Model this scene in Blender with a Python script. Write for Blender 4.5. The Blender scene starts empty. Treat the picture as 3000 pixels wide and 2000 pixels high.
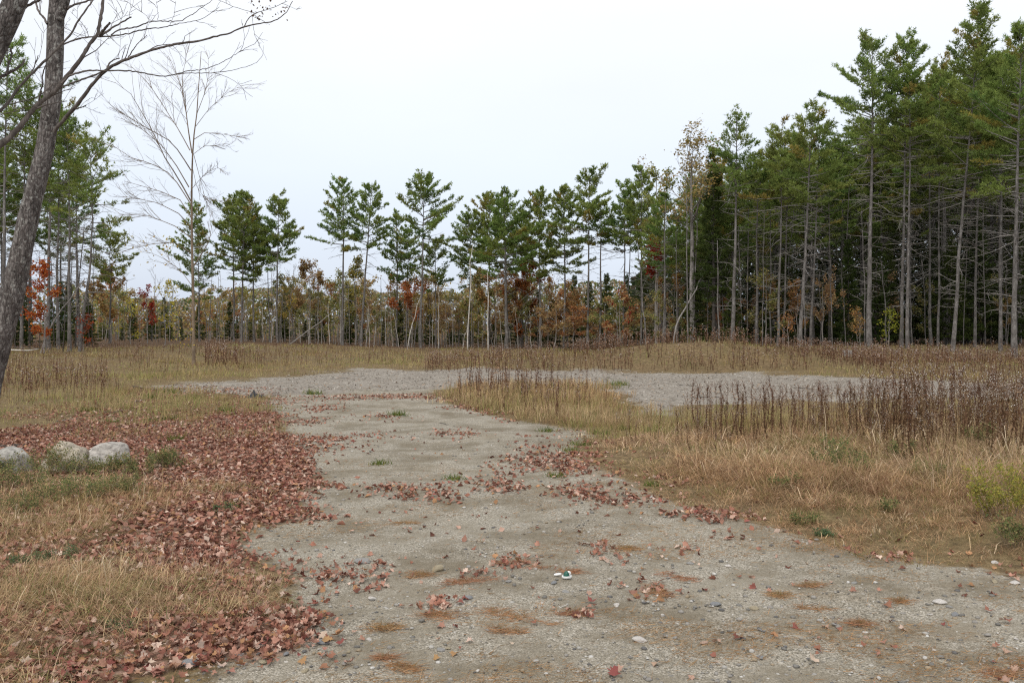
import bpy, math
import numpy as np
from math import radians, pi

# ------------------------------------------------------------------ camera, world, sun, exposure
SC = bpy.context.scene
F, HZ, CX, CAMZ = 2037.0, 752.6, 1176.0, 1.65      # focal length / horizon row / centre column of the 2352x1568 view, eye height
cam_d = bpy.data.cameras.new('camera'); cam = bpy.data.objects.new('camera', cam_d); SC.collection.objects.link(cam)
cam.location = (0, 0, CAMZ); cam.rotation_euler = (radians(90), 0, 0)
cam_d.sensor_width = 36; cam_d.lens = 36 * F / 2352; cam_d.shift_y = (HZ - 784) / 2352
cam_d.clip_start = 0.1; cam_d.clip_end = 3000
SC.camera = cam

SUN_EL, SUN_AZ = radians(48), radians(200)
W = bpy.data.worlds.new('World'); SC.world = W; W.use_nodes = True
nt = W.node_tree; nt.nodes.clear()
def wn(t, **k):
    n = nt.nodes.new(t)
    for a, b in k.items(): setattr(n, a, b)
    return n
sky = wn('ShaderNodeTexSky', sky_type='NISHITA', sun_disc=False, sun_elevation=SUN_EL, sun_rotation=SUN_AZ, dust_density=4.0)
geo = wn('ShaderNodeTexCoord'); sep = wn('ShaderNodeSeparateXYZ'); nt.links.new(geo.outputs['Generated'], sep.inputs[0])
ramp = wn('ShaderNodeValToRGB'); cr = ramp.color_ramp
cr.elements[0].position = 0.0; cr.elements[0].color = (0.66, 0.73, 0.86, 1)
cr.elements[1].position = 1.0; cr.elements[1].color = (1.0, 1.0, 1.0, 1)
e = cr.elements.new(0.16); e.color = (0.79, 0.845, 0.935, 1)
e = cr.elements.new(0.36); e.color = (1.0, 1.0, 1.0, 1)
cn = wn('ShaderNodeTexNoise'); cn.inputs['Scale'].default_value = 1.6; cn.inputs['Detail'].default_value = 4
mp = wn('ShaderNodeMapping'); mp.inputs['Scale'].default_value = (1, 1, 3.0)
nt.links.new(geo.outputs['Generated'], mp.inputs[0]); nt.links.new(mp.outputs[0], cn.inputs['Vector'])
mr = wn('ShaderNodeMapRange'); mr.inputs['From Min'].default_value = 0.3; mr.inputs['From Max'].default_value = 0.7
mr.inputs['To Min'].default_value = 0.955; mr.inputs['To Max'].default_value = 1.04
nt.links.new(cn.outputs[0], mr.inputs[0])
mulc = wn('ShaderNodeMix', data_type='RGBA', blend_type='MULTIPLY'); mulc.inputs[0].default_value = 1
nt.links.new(sep.outputs['Z'], ramp.inputs[0]); nt.links.new(ramp.outputs[0], mulc.inputs[6]); nt.links.new(mr.outputs[0], mulc.inputs[7])
bg1 = wn('ShaderNodeBackground'); bg1.inputs[1].default_value = 0.89
bg2 = wn('ShaderNodeBackground'); bg2.inputs[1].default_value = 0.03
add = wn('ShaderNodeAddShader'); out = wn('ShaderNodeOutputWorld')
nt.links.new(mulc.outputs[2], bg1.inputs[0]); nt.links.new(sky.outputs[0], bg2.inputs[0])
nt.links.new(bg1.outputs[0], add.inputs[0]); nt.links.new(bg2.outputs[0], add.inputs[1]); nt.links.new(add.outputs[0], out.inputs[0])

sl = bpy.data.lights.new('sun', 'SUN'); sl.energy = 1.3; sl.angle = radians(30); sl.color = (1.0, 0.97, 0.92)
so = bpy.data.objects.new('sun', sl); SC.collection.objects.link(so)
so.rotation_euler = (pi / 2 - SUN_EL, 0, pi - SUN_AZ)
SC.view_settings.view_transform = 'Standard'; SC.view_settings.look = 'None'
SC.view_settings.exposure = 0.12; SC.view_settings.gamma = 1.0; SC.view_settings.use_curve_mapping = False
SC.render.engine = 'CYCLES'
SC.cycles.max_bounces = 6; SC.cycles.diffuse_bounces = 4; SC.cycles.glossy_bounces = 2; SC.cycles.transmission_bounces = 4
SC.cycles.use_denoising = False; SC.cycles.filter_width = 1.2; SC.cycles.caustics_reflective = False; SC.cycles.caustics_refractive = False

COL = SC.collection
A = np.array
def rg(s): return np.random.default_rng(s)

# ------------------------------------------------------------------ numpy noise
def _hash(ix, iy, s):
    h = (ix.astype(np.int64) * 374761393 + iy.astype(np.int64) * 668265263 + s * 1442695041) & 0x7fffffff
    h = ((h ^ (h >> 13)) * 1274126177) & 0x7fffffff
    h = h ^ (h >> 16)
    return (h & 0xffff) / 65535.0
def vnoise(x, y, s=0):
    x = np.asarray(x, float); y = np.asarray(y, float)
    ix = np.floor(x); iy = np.floor(y); fx = x - ix; fy = y - iy
    fx = fx * fx * (3 - 2 * fx); fy = fy * fy * (3 - 2 * fy)
    a = _hash(ix, iy, s); b = _hash(ix + 1, iy, s); c = _hash(ix, iy + 1, s); d = _hash(ix + 1, iy + 1, s)
    return (a * (1 - fx) + b * fx) * (1 - fy) + (c * (1 - fx) + d * fx) * fy
def fbm(x, y, s=0, o=4):
    t = 0; w = 0.5; n = 0
    for i in range(o):
        t = t + w * vnoise(x * 2 ** i, y * 2 ** i, s + i * 17); n += w; w *= 0.5
    return t / n
def sstep(a, b, x):
    t = np.clip((np.asarray(x, float) - a) / (b - a), 0, 1); return t * t * (3 - 2 * t)

# ------------------------------------------------------------------ terrain
def terr(x, y):
    x = np.asarray(x, float); y = np.asarray(y, float)
    z = 0.48 * sstep(6, 22, -x) * sstep(26, 46, y)
    z = z + 0.62 * sstep(7, 15, x) * sstep(35, 46, y)
    gx = np.where(x < 8.2, (x - 8.2) / 7.0, (x - 8.2) / 5.0)
    z = z + 1.05 * np.exp(-gx ** 2) * np.exp(-((y - 37.5) / 2.9) ** 2)
    z = z + 0.30 * np.exp(-((x - 17) / 5.0) ** 2) * np.exp(-((y - 33.5) / 2.2) ** 2)
    z = z + 0.10 * (fbm(x * 0.35, y * 0.35, 3) - 0.5) * sstep(3, 12, y)
    z = z + 0.07 * (fbm(x * 0.9 + 7, y * 0.9, 5) - 0.5)
    z = z + 0.025 * (fbm(x * 3.1, y * 3.1, 9, 3) - 0.5)
    # verge on the right stands a little above the track; left verge too
    z = z + 0.10 * sstep(0.3, 1.2, sdp(G1, x, y)) + 0.06 * sstep(0.2, 1.2, sdp(GL, x, y))
    z = z + 2.5 * sstep(90, 300, y)
    return z
def g2(vx, vy, z=0.0):
    d = (CAMZ - z) * F / (vy - HZ); return ((vx - CX) * d / F, d)
def poly(*pts): return A([g2(*p) for p in pts])
def inside(P, x, y):
    r = np.zeros(np.shape(x), bool); n = len(P)
    for i in range(n):
        x1, y1 = P[i]; x2, y2 = P[(i + 1) % n]
        c = (y1 > y) != (y2 > y)
        with np.errstate(divide='ignore', invalid='ignore'):
            r ^= c & (x < (x2 - x1) * (y - y1) / (y2 - y1 + 1e-12) + x1)
    return r
def sdp(P, x, y):
    """signed distance in metres: positive inside."""
    x = np.asarray(x, float); y = np.asarray(y, float)
    d = np.full(x.shape, 1e9); n = len(P)
    for i in range(n):
        a = P[i]; b = P[(i + 1) % n]; ab = b - a
        t = np.clip(((x - a[0]) * ab[0] + (y - a[1]) * ab[1]) / (ab @ ab + 1e-12), 0, 1)
        d = np.minimum(d, np.hypot(x - a[0] - t * ab[0], y - a[1] - t * ab[1]))
    return np.where(inside(P, x, y), d, -d)
# zones, outlined on the ground
G1 = poly((1305, 1040), (1340, 1005), (1400, 990), (1480, 972), (1600, 968), (1900, 965), (2352, 950), (2700, 945), (3000, 1000), (3000, 1420), (2352, 1325), (2100, 1275), (1900, 1238), (1700, 1190), (1500, 1130), (1380, 1085))
GL = poly((-900, 1130), (0, 1085), (200, 1075), (420, 1070), (470, 1150), (440, 1250), (540, 1330), (560, 1400), (420, 1490), (250, 1568), (-200, 1800), (-1500, 2200))
ISL = poly((1010, 900), (1060, 884), (1330, 878), (1440, 905), (1480, 955), (1440, 975), (1330, 985), (1220, 968), (1100, 945), (1030, 925))
CHIP = poly((300, 890), (560, 872), (850, 846), (1180, 852), (1700, 858), (2100, 874), (2352, 884), (3000, 890), (3000, 925), (2352, 912), (1800, 922), (1500, 945), (1330, 900), (1000, 893), (700, 905), (560, 912))
TRACK = poly((-400, 1800), (440, 1560), (600, 1500), (730, 1425), (700, 1330), (530, 1260), (600, 1205), (720, 1180), (650, 1130), (770, 1115), (650, 1060), (680, 1020), (640, 985), (610, 925), (640, 890), (960, 880), (1020, 915), (1150, 955), (1360, 995), (1310, 1045), (1380, 1090), (1500, 1135), (1700, 1195), (1900, 1242), (2352, 1330), (3000, 1430), (3400, 2000), (0, 2400))
LEAFL = poly((-900, 1010), (0, 985), (180, 955), (420, 962), (560, 935), (625, 935), (650, 1000), (700, 1040), (770, 1112), (660, 1130), (730, 1175), (600, 1210), (545, 1260), (700, 1335), (735, 1420), (640, 1480), (430, 1568), (100, 1800), (-1500, 2200), (-900, 1400), (-400, 1150))
LEAFLC = poly((450, 1040), (640, 1000), (720, 1090), (640, 1130), (700, 1175), (560, 1215), (520, 1270), (640, 1350), (700, 1420), (560, 1480), (380, 1300), (420, 1150))   # thickest part of the drift
LEAFR = poly((1240, 1050), (1300, 1015), (1325, 1050), (1400, 1090), (1520, 1130), (1720, 1195), (1900, 1235), (2352, 1318), (2352, 1335), (1880, 1262), (1600, 1205), (1480, 1190), (1400, 1150), (1300, 1100), (1260, 1075))
LEAFY = poly((250, 905), (420, 885), (640, 898), (650, 965), (180, 975), (60, 960))
LEAFX = poly((700, 912), (1000, 905), (1160, 950), (1140, 962), (1000, 918), (780, 918))

def px(vx, vy, d): return A([(vx - CX) * d / F, d, CAMZ + (HZ - vy) * d / F])

# ------------------------------------------------------------------ mesh helpers
class B:
    """collects triangles with a colour per point."""
    def __init__(s): s.v = []; s.f = []; s.c = []; s.n = 0
    def add(s, v, f, c):
        v = np.asarray(v, np.float32).reshape(-1, 3); f = np.asarray(f, np.int32).reshape(-1, 3)
        c = np.asarray(c, np.float32)
        if c.ndim == 1: c = np.broadcast_to(c, (len(v), 3))
        s.v.append(v); s.f.append(f + s.n); s.c.append(c.reshape(-1, 3)); s.n += len(v)
    def data(s): return np.concatenate(s.v), np.concatenate(s.f), np.concatenate(s.c)
    def mesh(s, name, mat, smooth=False):
        if not s.v: return None
        return mkmesh(name, *s.data(), mat, smooth)
def mkmesh(name, v, f, c, mat, smooth=False):
    m = bpy.data.meshes.new(name)
    m.vertices.add(len(v)); m.vertices.foreach_set('co', np.ascontiguousarray(v, np.float32).ravel())
    m.loops.add(f.size); m.loops.foreach_set('vertex_index', np.ascontiguousarray(f, np.int32).ravel())
    m.polygons.add(len(f)); m.polygons.foreach_set('loop_start', np.arange(0, f.size, 3, dtype=np.int32))
    if smooth: m.polygons.foreach_set('use_smooth', np.ones(len(f), bool))
    if c is not None:
        a = m.color_attributes.new('Col', 'FLOAT_COLOR', 'POINT')
        cc = np.ones((len(v), 4), np.float32); cc[:, :c.shape[1]] = c; a.data.foreach_set('color', cc.ravel())
    m.materials.append(mat); m.update(calc_edges=True); m.validate()
    return m
def ob(name, mesh, parent=None, loc=(0, 0, 0), rz=0.0, sc=1.0, rot=None):
    o = bpy.data.objects.new(name, mesh); COL.objects.link(o)
    o.location = [float(q) for q in loc]; o.rotation_euler = rot if rot is not None else (0, 0, float(rz))
    o.scale = (sc, sc, sc) if np.isscalar(sc) else sc
    if parent: o.parent = parent
    return o
def tag(o, label=None, cat=None, group=None, kind=None):
    if label: o['label'] = label
    if cat: o['category'] = cat
    if group: o['group'] = group
    if kind: o['kind'] = kind
    return o
def norm(v): return v / (np.linalg.norm(v, axis=-1, keepdims=True) + 1e-9)

def tubes(bt, P, R, k, c):
    """P (n,m,3) polylines, R (n,m) radii, k sides, c colour(s)."""
    P = np.asarray(P, float); R = np.asarray(R, float)
    if P.ndim == 2: P = P[None]; R = R[None]
    n, m, _ = P.shape
    T = norm(np.gradient(P, axis=1)); mean = norm(T.mean(1))
    ref = np.where(np.abs(mean[:, 2:3]) > 0.8, A([[1., 0, 0]]), A([[0, 0, 1.]]))[:, None, :]
    S = norm(np.cross(T, np.broadcast_to(ref, T.shape))); N = np.cross(S, T)
    a = np.arange(k) * 2 * pi / k
    V = P[:, :, None, :] + R[:, :, None, None] * (np.cos(a)[None, None, :, None] * S[:, :, None, :] + np.sin(a)[None, None, :, None] * N[:, :, None, :])
    i = np.arange(n)[:, None, None] * m * k + np.arange(m - 1)[None, :, None] * k
    j = np.arange(k)[None, None, :]; j2 = (j + 1) % k
    p, q, r, s = i + j, i + j2, i + k + j, i + k + j2
    Fc = np.stack([np.stack([p, q, s], -1), np.stack([p, s, r], -1)], -2).reshape(-1, 3)
    c = np.asarray(c, float)
    if c.ndim == 2: c = np.repeat(c, m * k, 0)
    bt.add(V.reshape(-1, 3), Fc, c)

def blades_at(bt, rng, C, D, k, l, w, col, spread=0.6, cvar=0.12):
    """k needle-like triangles at every point C, round direction D."""
    n = len(C); C = np.repeat(C, k, 0); D = np.repeat(D, k, 0); col = np.repeat(col, k, 0)
    d = norm(norm(D) + rng.normal(0, spread, D.shape)); l = l * rng.uniform(0.65, 1.2, (len(C), 1)); w = w * rng.uniform(0.7, 1.3, (len(C), 1))
    s = norm(np.cross(d, rng.normal(0, 1, d.shape))) * w * 0.5
    v = np.stack([C - s, C + s, C + d * l], 1)
    cc = col * rng.uniform(1 - cvar, 1 + cvar, (len(C), 1))
    bt.add(v.reshape(-1, 3), np.arange(3 * len(C)).reshape(-1, 3), np.repeat(cc, 3, 0))

def leaf_quads(bt, rng, C, size, col, flat=0.0, cvar=0.15):
    """diamond leaves (2 triangles) at points C with random attitudes."""
    n = len(C); nn = rng.normal(0, 1, (n, 3)); nn[:, 2] += flat; nn = norm(nn)
    u = norm(np.cross(nn, rng.normal(0, 1, (n, 3)))); v = np.cross(nn, u)
    s = size * rng.uniform(0.6, 1.25, (n, 1))
    q = np.stack([C - u * s, C - v * s * 0.62 + u * s * 0.1, C + u * s, C + v * s * 0.62 + u * s * 0.1], 1)
    i = np.arange(n)[:, None] * 4
    f = np.concatenate([i + A([[0, 1, 2]]), i + A([[0, 2, 3]])], 0)
    bt.add(q.reshape(-1, 3), f, np.repeat(col * rng.uniform(1 - cvar, 1 + cvar, (n, 1)), 4, 0))

def pick(rng, pal, n, p=None):
    pal = A(pal, float); return pal[rng.choice(len(pal), n, p=p)]

# ------------------------------------------------------------------ materials
def newmat(name):
    m = bpy.data.materials.new(name); m.use_nodes = True; m.node_tree.nodes.clear(); return m, m.node_tree
def nd(t, typ, ins=None, **k):
    n = t.nodes.new(typ)
    for a, b in k.items(): setattr(n, a, b)
    for a, b in (ins or {}).items():
        s = n.inputs[a]
        if isinstance(b, bpy.types.NodeSocket): t.links.new(b, s)
        else: s.default_value = b
    return n
def rampn(t, fac, stops, interp='LINEAR'):
    n = t.nodes.new('ShaderNodeValToRGB'); c = n.color_ramp; c.interpolation = interp
    while len(c.elements) < len(stops): c.elements.new(0.5)
    for e, (p, col) in zip(c.elements, stops): e.position = p; e.color = (*col, 1) if len(col) == 3 else col
    t.links.new(fac, n.inputs[0]); return n.outputs[0]
def mixc(t, fac, a, b, mode='MIX'):
    n = nd(t, 'ShaderNodeMix', data_type='RGBA', blend_type=mode)
    for s, v in ((0, fac), (6, a), (7, b)):
        if isinstance(v, bpy.types.NodeSocket): t.links.new(v, n.inputs[s])
        else: n.inputs[s].default_value = (*v, 1) if isinstance(v, tuple) and len(v) == 3 else v
    return n.outputs[2]
def math_(t, op, a, b=0.0, clamp=False):
    n = nd(t, 'ShaderNodeMath', operation=op, use_clamp=clamp)
    for s, v in ((0, a), (1, b)):
        if isinstance(v, bpy.types.NodeSocket): t.links.new(v, n.inputs[s])
        else: n.inputs[s].default_value = v
    return n.outputs[0]

def foliage_mat(name, trans=0.3, scale=9.0):
    m, t = newmat(name)
    at = nd(t, 'ShaderNodeAttribute', attribute_name='Col')
    tc = nd(t, 'ShaderNodeTexCoord'); no = nd(t, 'ShaderNodeTexNoise', {'Vector': tc.outputs['Object'], 'Scale': scale, 'Detail': 2.0})
    v = nd(t, 'ShaderNodeMapRange', {0: no.outputs[0], 1: 0.3, 2: 0.7, 3: 0.82, 4: 1.18}).outputs[0]
    oi = nd(t, 'ShaderNodeObjectInfo'); hv = nd(t, 'ShaderNodeMapRange', {0: oi.outputs['Random'], 3: 0.485, 4: 0.51}).outputs[0]
    hs = nd(t, 'ShaderNodeHueSaturation', {'Hue': hv, 'Value': v, 'Color': at.outputs['Color']})
    d = nd(t, 'ShaderNodeBsdfDiffuse', {'Color': hs.outputs[0]}); tr = nd(t, 'ShaderNodeBsdfTranslucent', {'Color': hs.outputs[0]})
    mx = nd(t, 'ShaderNodeMixShader', {0: trans, 1: d.outputs[0], 2: tr.outputs[0]})
    o = nd(t, 'ShaderNodeOutputMaterial', {'Surface': mx.outputs[0]}); return m
M_NEEDLE = foliage_mat('pine_needles', 0.38)
M_LEAF = foliage_mat('autumn_leaves', 0.4)
M_GRASS = foliage_mat('dry_grass', 0.35, 3.0)
M_WEED = foliage_mat('weed', 0.2, 4.0)
M_LITTER = foliage_mat('dead_leaf', 0.15, 30.0)

def bark_mat(name, dark, mid, light, scale=6.0, stretch=0.25, bump=0.35, dist=0.02, lichen=None):
    m, t = newmat(name)
    tc = nd(t, 'ShaderNodeTexCoord'); mp = nd(t, 'ShaderNodeMapping', {'Vector': tc.outputs['Object'], 'Scale': (1, 1, stretch)})
    n1 = nd(t, 'ShaderNodeTexNoise', {'Vector': mp.outputs[0], 'Scale': scale, 'Detail': 6.0, 'Roughness': 0.65})
    n2 = nd(t, 'ShaderNodeTexNoise', {'Vector': tc.outputs['Object'], 'Scale': scale * 0.22, 'Detail': 3.0})
    vo = nd(t, 'ShaderNodeTexVoronoi', {'Vector': mp.outputs[0], 'Scale': scale * 2.2}, feature='DISTANCE_TO_EDGE')
    c = rampn(t, n1.outputs[0], [(0.28, dark), (0.5, mid), (0.72, light)])
    c = mixc(t, nd(t, 'ShaderNodeMapRange', {0: vo.outputs['Distance'], 1: 0.0, 2: 0.12, 3: 0.55, 4: 0.0}).outputs[0], c, dark)
    c = mixc(t, nd(t, 'ShaderNodeMapRange', {0: n2.outputs[0], 1: 0.35, 2: 0.65, 3: 0.0, 4: 0.45}).outputs[0], c, mixc(t, 0.5, c, dark))
    if lichen:
        n3 = nd(t, 'ShaderNodeTexNoise', {'Vector': tc.outputs['Object'], 'Scale': scale * 1.1, 'Detail': 5.0, 'Roughness': 0.7})
        c = mixc(t, nd(t, 'ShaderNodeMapRange', {0: n3.outputs[0], 1: 0.54, 2: 0.62, 3: 0.0, 4: 0.7}).outputs[0], c, lichen)
        n4 = nd(t, 'ShaderNodeTexNoise', {'Vector': tc.outputs['Object'], 'Scale': scale * 0.6, 'Detail': 5.0, 'Roughness': 0.7, 'Distortion': 0.6})
        c = mixc(t, nd(t, 'ShaderNodeMapRange', {0: n4.outputs[0], 1: 0.58, 2: 0.66, 3: 0.0, 4: 0.75}).outputs[0], c, (0.035, 0.03, 0.025))
    h = math_(t, 'ADD', math_(t, 'MULTIPLY', n1.outputs[0], 0.7), math_(t, 'MINIMUM', vo.outputs['Distance'], 0.25))
    bp = nd(t, 'ShaderNodeBump', {'Height': h, 'Strength': bump, 'Distance': dist})
    p = nd(t, 'ShaderNodeBsdfPrincipled', {'Base Color': c, 'Roughness': 0.92, 'Specular IOR Level': 0.2, 'Normal': bp.outputs[0]})
    nd(t, 'ShaderNodeOutputMaterial', {'Surface': p.outputs[0]}); return m
M_PBARK = bark_mat('pine_bark', (0.06, 0.053, 0.048), (0.17, 0.157, 0.145), (0.34, 0.325, 0.305), 5.0, 0.5, 0.5, 0.03)
M_DBARK = bark_mat('dark_bark', (0.03, 0.026, 0.022), (0.085, 0.074, 0.064), (0.16, 0.145, 0.13))
M_BIRCH = bark_mat('birch_bark', (0.2, 0.18, 0.16), (0.58, 0.55, 0.5), (0.72, 0.7, 0.66), 5.0, 1.5)
M_MAPLE = bark_mat('maple_bark', (0.035, 0.03, 0.027), (0.15, 0.13, 0.118), (0.34, 0.315, 0.29), 13.0, 0.3, 1.0, 0.05, (0.36, 0.355, 0.32))
M_TWIG = bark_mat('twig', (0.055, 0.046, 0.04), (0.13, 0.11, 0.095), (0.22, 0.19, 0.17), 14.0)
M_GREY = bark_mat('grey_bark', (0.14, 0.125, 0.11), (0.29, 0.265, 0.24), (0.44, 0.41, 0.38), 12.0)
M_BARE = bark_mat('young_bark', (0.10, 0.075, 0.05), (0.22, 0.165, 0.115), (0.34, 0.27, 0.2), 9.0, 0.3)
M_DEAD = bark_mat('dead_wood', (0.11, 0.10, 0.09), (0.26, 0.24, 0.22), (0.42, 0.40, 0.37), 10.0)

def rock_mat(name, a, b, c_, scale=4.0):
    m, t = newmat(name)
    tc = nd(t, 'ShaderNodeTexCoord'); oi = nd(t, 'ShaderNodeObjectInfo')
    off = nd(t, 'ShaderNodeVectorMath', {0: tc.outputs['Object'], 1: oi.outputs['Location']}, operation='ADD')
    n1 = nd(t, 'ShaderNodeTexNoise', {'Vector': off.outputs[0], 'Scale': scale, 'Detail': 6.0, 'Roughness': 0.6})
    n2 = nd(t, 'ShaderNodeTexNoise', {'Vector': off.outputs[0], 'Scale': scale * 9, 'Detail': 4.0, 'Roughness': 0.7})
    c = rampn(t, n1.outputs[0], [(0.3, a), (0.5, b), (0.68, c_)])
    c = mixc(t, nd(t, 'ShaderNodeMapRange', {0: n2.outputs[0], 1: 0.5, 2: 0.75, 3: 0.0, 4: 0.4}).outputs[0], c, a)
    at = nd(t, 'ShaderNodeAttribute', attribute_name='Col')
    c = mixc(t, 1.0, c, at.outputs['Color'], 'MULTIPLY')
    bp = nd(t, 'ShaderNodeBump', {'Height': math_(t, 'ADD', n1.outputs[0], math_(t, 'MULTIPLY', n2.outputs[0], 0.4)), 'Strength': 0.5, 'Distance': 0.03})
    p = nd(t, 'ShaderNodeBsdfPrincipled', {'Base Color': c, 'Roughness': 0.85, 'Specular IOR Level': 0.25, 'Normal': bp.outputs[0]})
    nd(t, 'ShaderNodeOutputMaterial', {'Surface': p.outputs[0]}); return m
M_BOULDER = rock_mat('granite', (0.20, 0.18, 0.16), (0.44, 0.41, 0.36), (0.62, 0.58, 0.51), 5.5)
M_STONE = rock_mat('stone', (0.6, 0.6, 0.6), (0.85, 0.85, 0.85), (1, 1, 1), 12.0)
def plain_mat(name, col, rough=0.5, var=0.12, scale=30):
    m, t = newmat(name); tc = nd(t, 'ShaderNodeTexCoord')
    n1 = nd(t, 'ShaderNodeTexNoise', {'Vector': tc.outputs['Object'], 'Scale': float(scale), 'Detail': 4.0})
    c = mixc(t, nd(t, 'ShaderNodeMapRange', {0: n1.outputs[0], 1: 0.35, 2: 0.7, 3: 0.0, 4: 1.0}).outputs[0], col, tuple(q * (1 - var * 3) for q in col))
    p = nd(t, 'ShaderNodeBsdfPrincipled', {'Base Color': c, 'Roughness': rough})
    nd(t, 'ShaderNodeOutputMaterial', {'Surface': p.outputs[0]}); return m
M_CUPW = plain_mat('white_paper', (0.8, 0.8, 0.78), 0.4, 0.05)
M_CUPG = plain_mat('green_plastic', (0.006, 0.09, 0.06), 0.35, 0.05)
M_BLACK = plain_mat('black_plastic', (0.018, 0.018, 0.02), 0.45, 0.1, 12)

# ---- ground material
def ground_mat():
    m, t = newmat('ground')
    tc = nd(t, 'ShaderNodeTexCoord'); P = tc.outputs['Object']
    at = nd(t, 'ShaderNodeAttribute', attribute_name='Col'); sp = nd(t, 'ShaderNodeSeparateColor', {0: at.outputs['Color']})
    def noise(s, d=4.0, r=0.55, v=P): return nd(t, 'ShaderNodeTexNoise', {'Vector': v, 'Scale': s, 'Detail': d, 'Roughness': r}).outputs[0]
    def rng_(x, a, b, c=0.0, d=1.0): return nd(t, 'ShaderNodeMapRange', {0: x, 1: a, 2: b, 3: c, 4: d}).outputs[0]
    # gravel
    v1 = nd(t, 'ShaderNodeTexVoronoi', {'Vector': P, 'Scale': 130.0}); v2 = nd(t, 'ShaderNodeTexVoronoi', {'Vector': P, 'Scale': 28.0})
    s1 = nd(t, 'ShaderNodeSeparateColor', {0: v1.outputs['Color']}); s2 = nd(t, 'ShaderNodeSeparateColor', {0: v2.outputs['Color']})
    fine = rampn(t, s1.outputs[0], [(0.0, (0.09, 0.083, 0.068)), (0.25, (0.20, 0.183, 0.15)), (0.6, (0.33, 0.305, 0.255)), (0.85, (0.42, 0.39, 0.34)), (1.0, (0.60, 0.57, 0.52))])
    sand = rampn(t, noise(190.0, 2.0), [(0.3, (0.20, 0.18, 0.14)), (0.7, (0.36, 0.33, 0.275))])
    g = mixc(t, rng_(noise(2.2, 5.0, 0.6), 0.42, 0.60, 0.15, 0.85), fine, sand)
    big = rampn(t, s2.outputs[1], [(0.0, (0.16, 0.155, 0.15)), (0.5, (0.36, 0.345, 0.31)), (1.0, (0.55, 0.53, 0.5))])
    bigm = math_(t, 'MULTIPLY', rng_(s2.outputs[0], 0.86, 0.90), rng_(v2.outputs['Distance'], 0.45, 0.30))
    bigm = math_(t, 'MULTIPLY', bigm, rng_(noise(1.3, 3.0), 0.42, 0.58))
    g = mixc(t, bigm, g, big)
    damp = rng_(noise(1.1, 8.0, 0.72), 0.44, 0.62, 0.0, 0.9)
    g = mixc(t, damp, g, mixc(t, 1.0, g, (0.62, 0.585, 0.53), 'MULTIPLY'))
    br = rng_(noise(0.9, 5.0, 0.65, nd(t, 'ShaderNodeMapping', {'Vector': P, 'Location': (31, 7, 0), 'Scale': (0.7, 1.6, 1)}).outputs[0]), 0.55, 0.70, 0.0, 0.35)
    g = mixc(t, br, g, mixc(t, 1.0, g, (0.84, 0.70, 0.54), 'MULTIPLY'))
    g = mixc(t, 1.0, g, (1.08, 1.06, 1.015), 'MULTIPLY')
    # wood chips
    mp = nd(t, 'ShaderNodeMapping', {'Vector': P, 'Scale': (9, 18, 1), 'Rotation': (0, 0, 0.3)})
    vch = nd(t, 'ShaderNodeTexVoronoi', {'Vector': mp.outputs[0], 'Scale': 2.5}); sc_ = nd(t, 'ShaderNodeSeparateColor', {0: vch.outputs['Color']})
    chip = rampn(t, sc_.outputs[0], [(0.0, (0.18, 0.155, 0.125)), (0.35, (0.275, 0.245, 0.205)), (0.8, (0.345, 0.315, 0.27)), (1.0, (0.44, 0.41, 0.36))])
    chip = mixc(t, rng_(noise(0.8, 4.0), 0.4, 0.65, 0.0, 0.5), chip, (0.20, 0.17, 0.14))
    # soil under grass
    soil = rampn(t, noise(9.0, 6.0, 0.7), [(0.3, (0.075, 0.055, 0.032)), (0.5, (0.17, 0.125, 0.068)), (0.7, (0.30, 0.225, 0.13))])
    soil = mixc(t, rng_(noise(0.7, 4.0), 0.48, 0.66, 0.0, 0.4), soil, (0.16, 0.14, 0.065))
    soil = mixc(t, 0.75, soil, mixc(t, 1.0, soil, rampn(t, noise(85.0, 3.0, 0.7), [(0.3, (0.45, 0.45, 0.42)), (0.7, (1.5, 1.4, 1.3))]), 'MULTIPLY'))
    # leaf litter bed
    vl = nd(t, 'ShaderNodeTexVoronoi', {'Vector': P, 'Scale': 17.0, 'Randomness': 1.0}); sl_ = nd(t, 'ShaderNodeSeparateColor', {0: vl.outputs['Color']})
    lit = rampn(t, sl_.outputs[0], [(0.0, (0.09, 0.05, 0.035)), (0.4, (0.20, 0.115, 0.08)), (0.75, (0.30, 0.19, 0.135)), (1.0, (0.42, 0.30, 0.235))])
    # forest floor
    fl = rampn(t, noise(5.0, 6.0, 0.7), [(0.3, (0.05, 0.032, 0.018)), (0.55, (0.13, 0.078, 0.042)), (0.75, (0.22, 0.14, 0.075))])
    n_e = math_(t, 'ADD', math_(t, 'MULTIPLY', noise(3.0, 6.0, 0.7), 0.6), math_(t, 'MULTIPLY', noise(14.0, 3.0), 0.4))
    def edge(mk, w=0.12):
        s = math_(t, 'ADD', mk, math_(t, 'MULTIPLY', math_(t, 'SUBTRACT', n_e, 0.5), 1.3))
        return rng_(s, 0.5 - w, 0.5 + w)
    c = mixc(t, edge(at.outputs['Alpha']), g, chip)
    c = mixc(t, edge(sp.outputs[0]), c, soil)
    c = mixc(t, edge(sp.outputs[1]), c, lit)
    c = mixc(t, edge(sp.outputs[2]), c, fl)
    h = math_(t, 'ADD', math_(t, 'MULTIPLY', v1.outputs['Distance'], -0.5), math_(t, 'MULTIPLY', bigm, 0.9))
    h = math_(t, 'ADD', h, math_(t, 'MULTIPLY', noise(40.0, 4.0, 0.7), 0.8))
    bp = nd(t, 'ShaderNodeBump', {'Height': h, 'Strength': 0.75, 'Distance': 0.014})
    p = nd(t, 'ShaderNodeBsdfPrincipled', {'Base Color': c, 'Roughness': 0.95, 'Specular IOR Level': 0.15, 'Normal': bp.outputs[0]})
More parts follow.
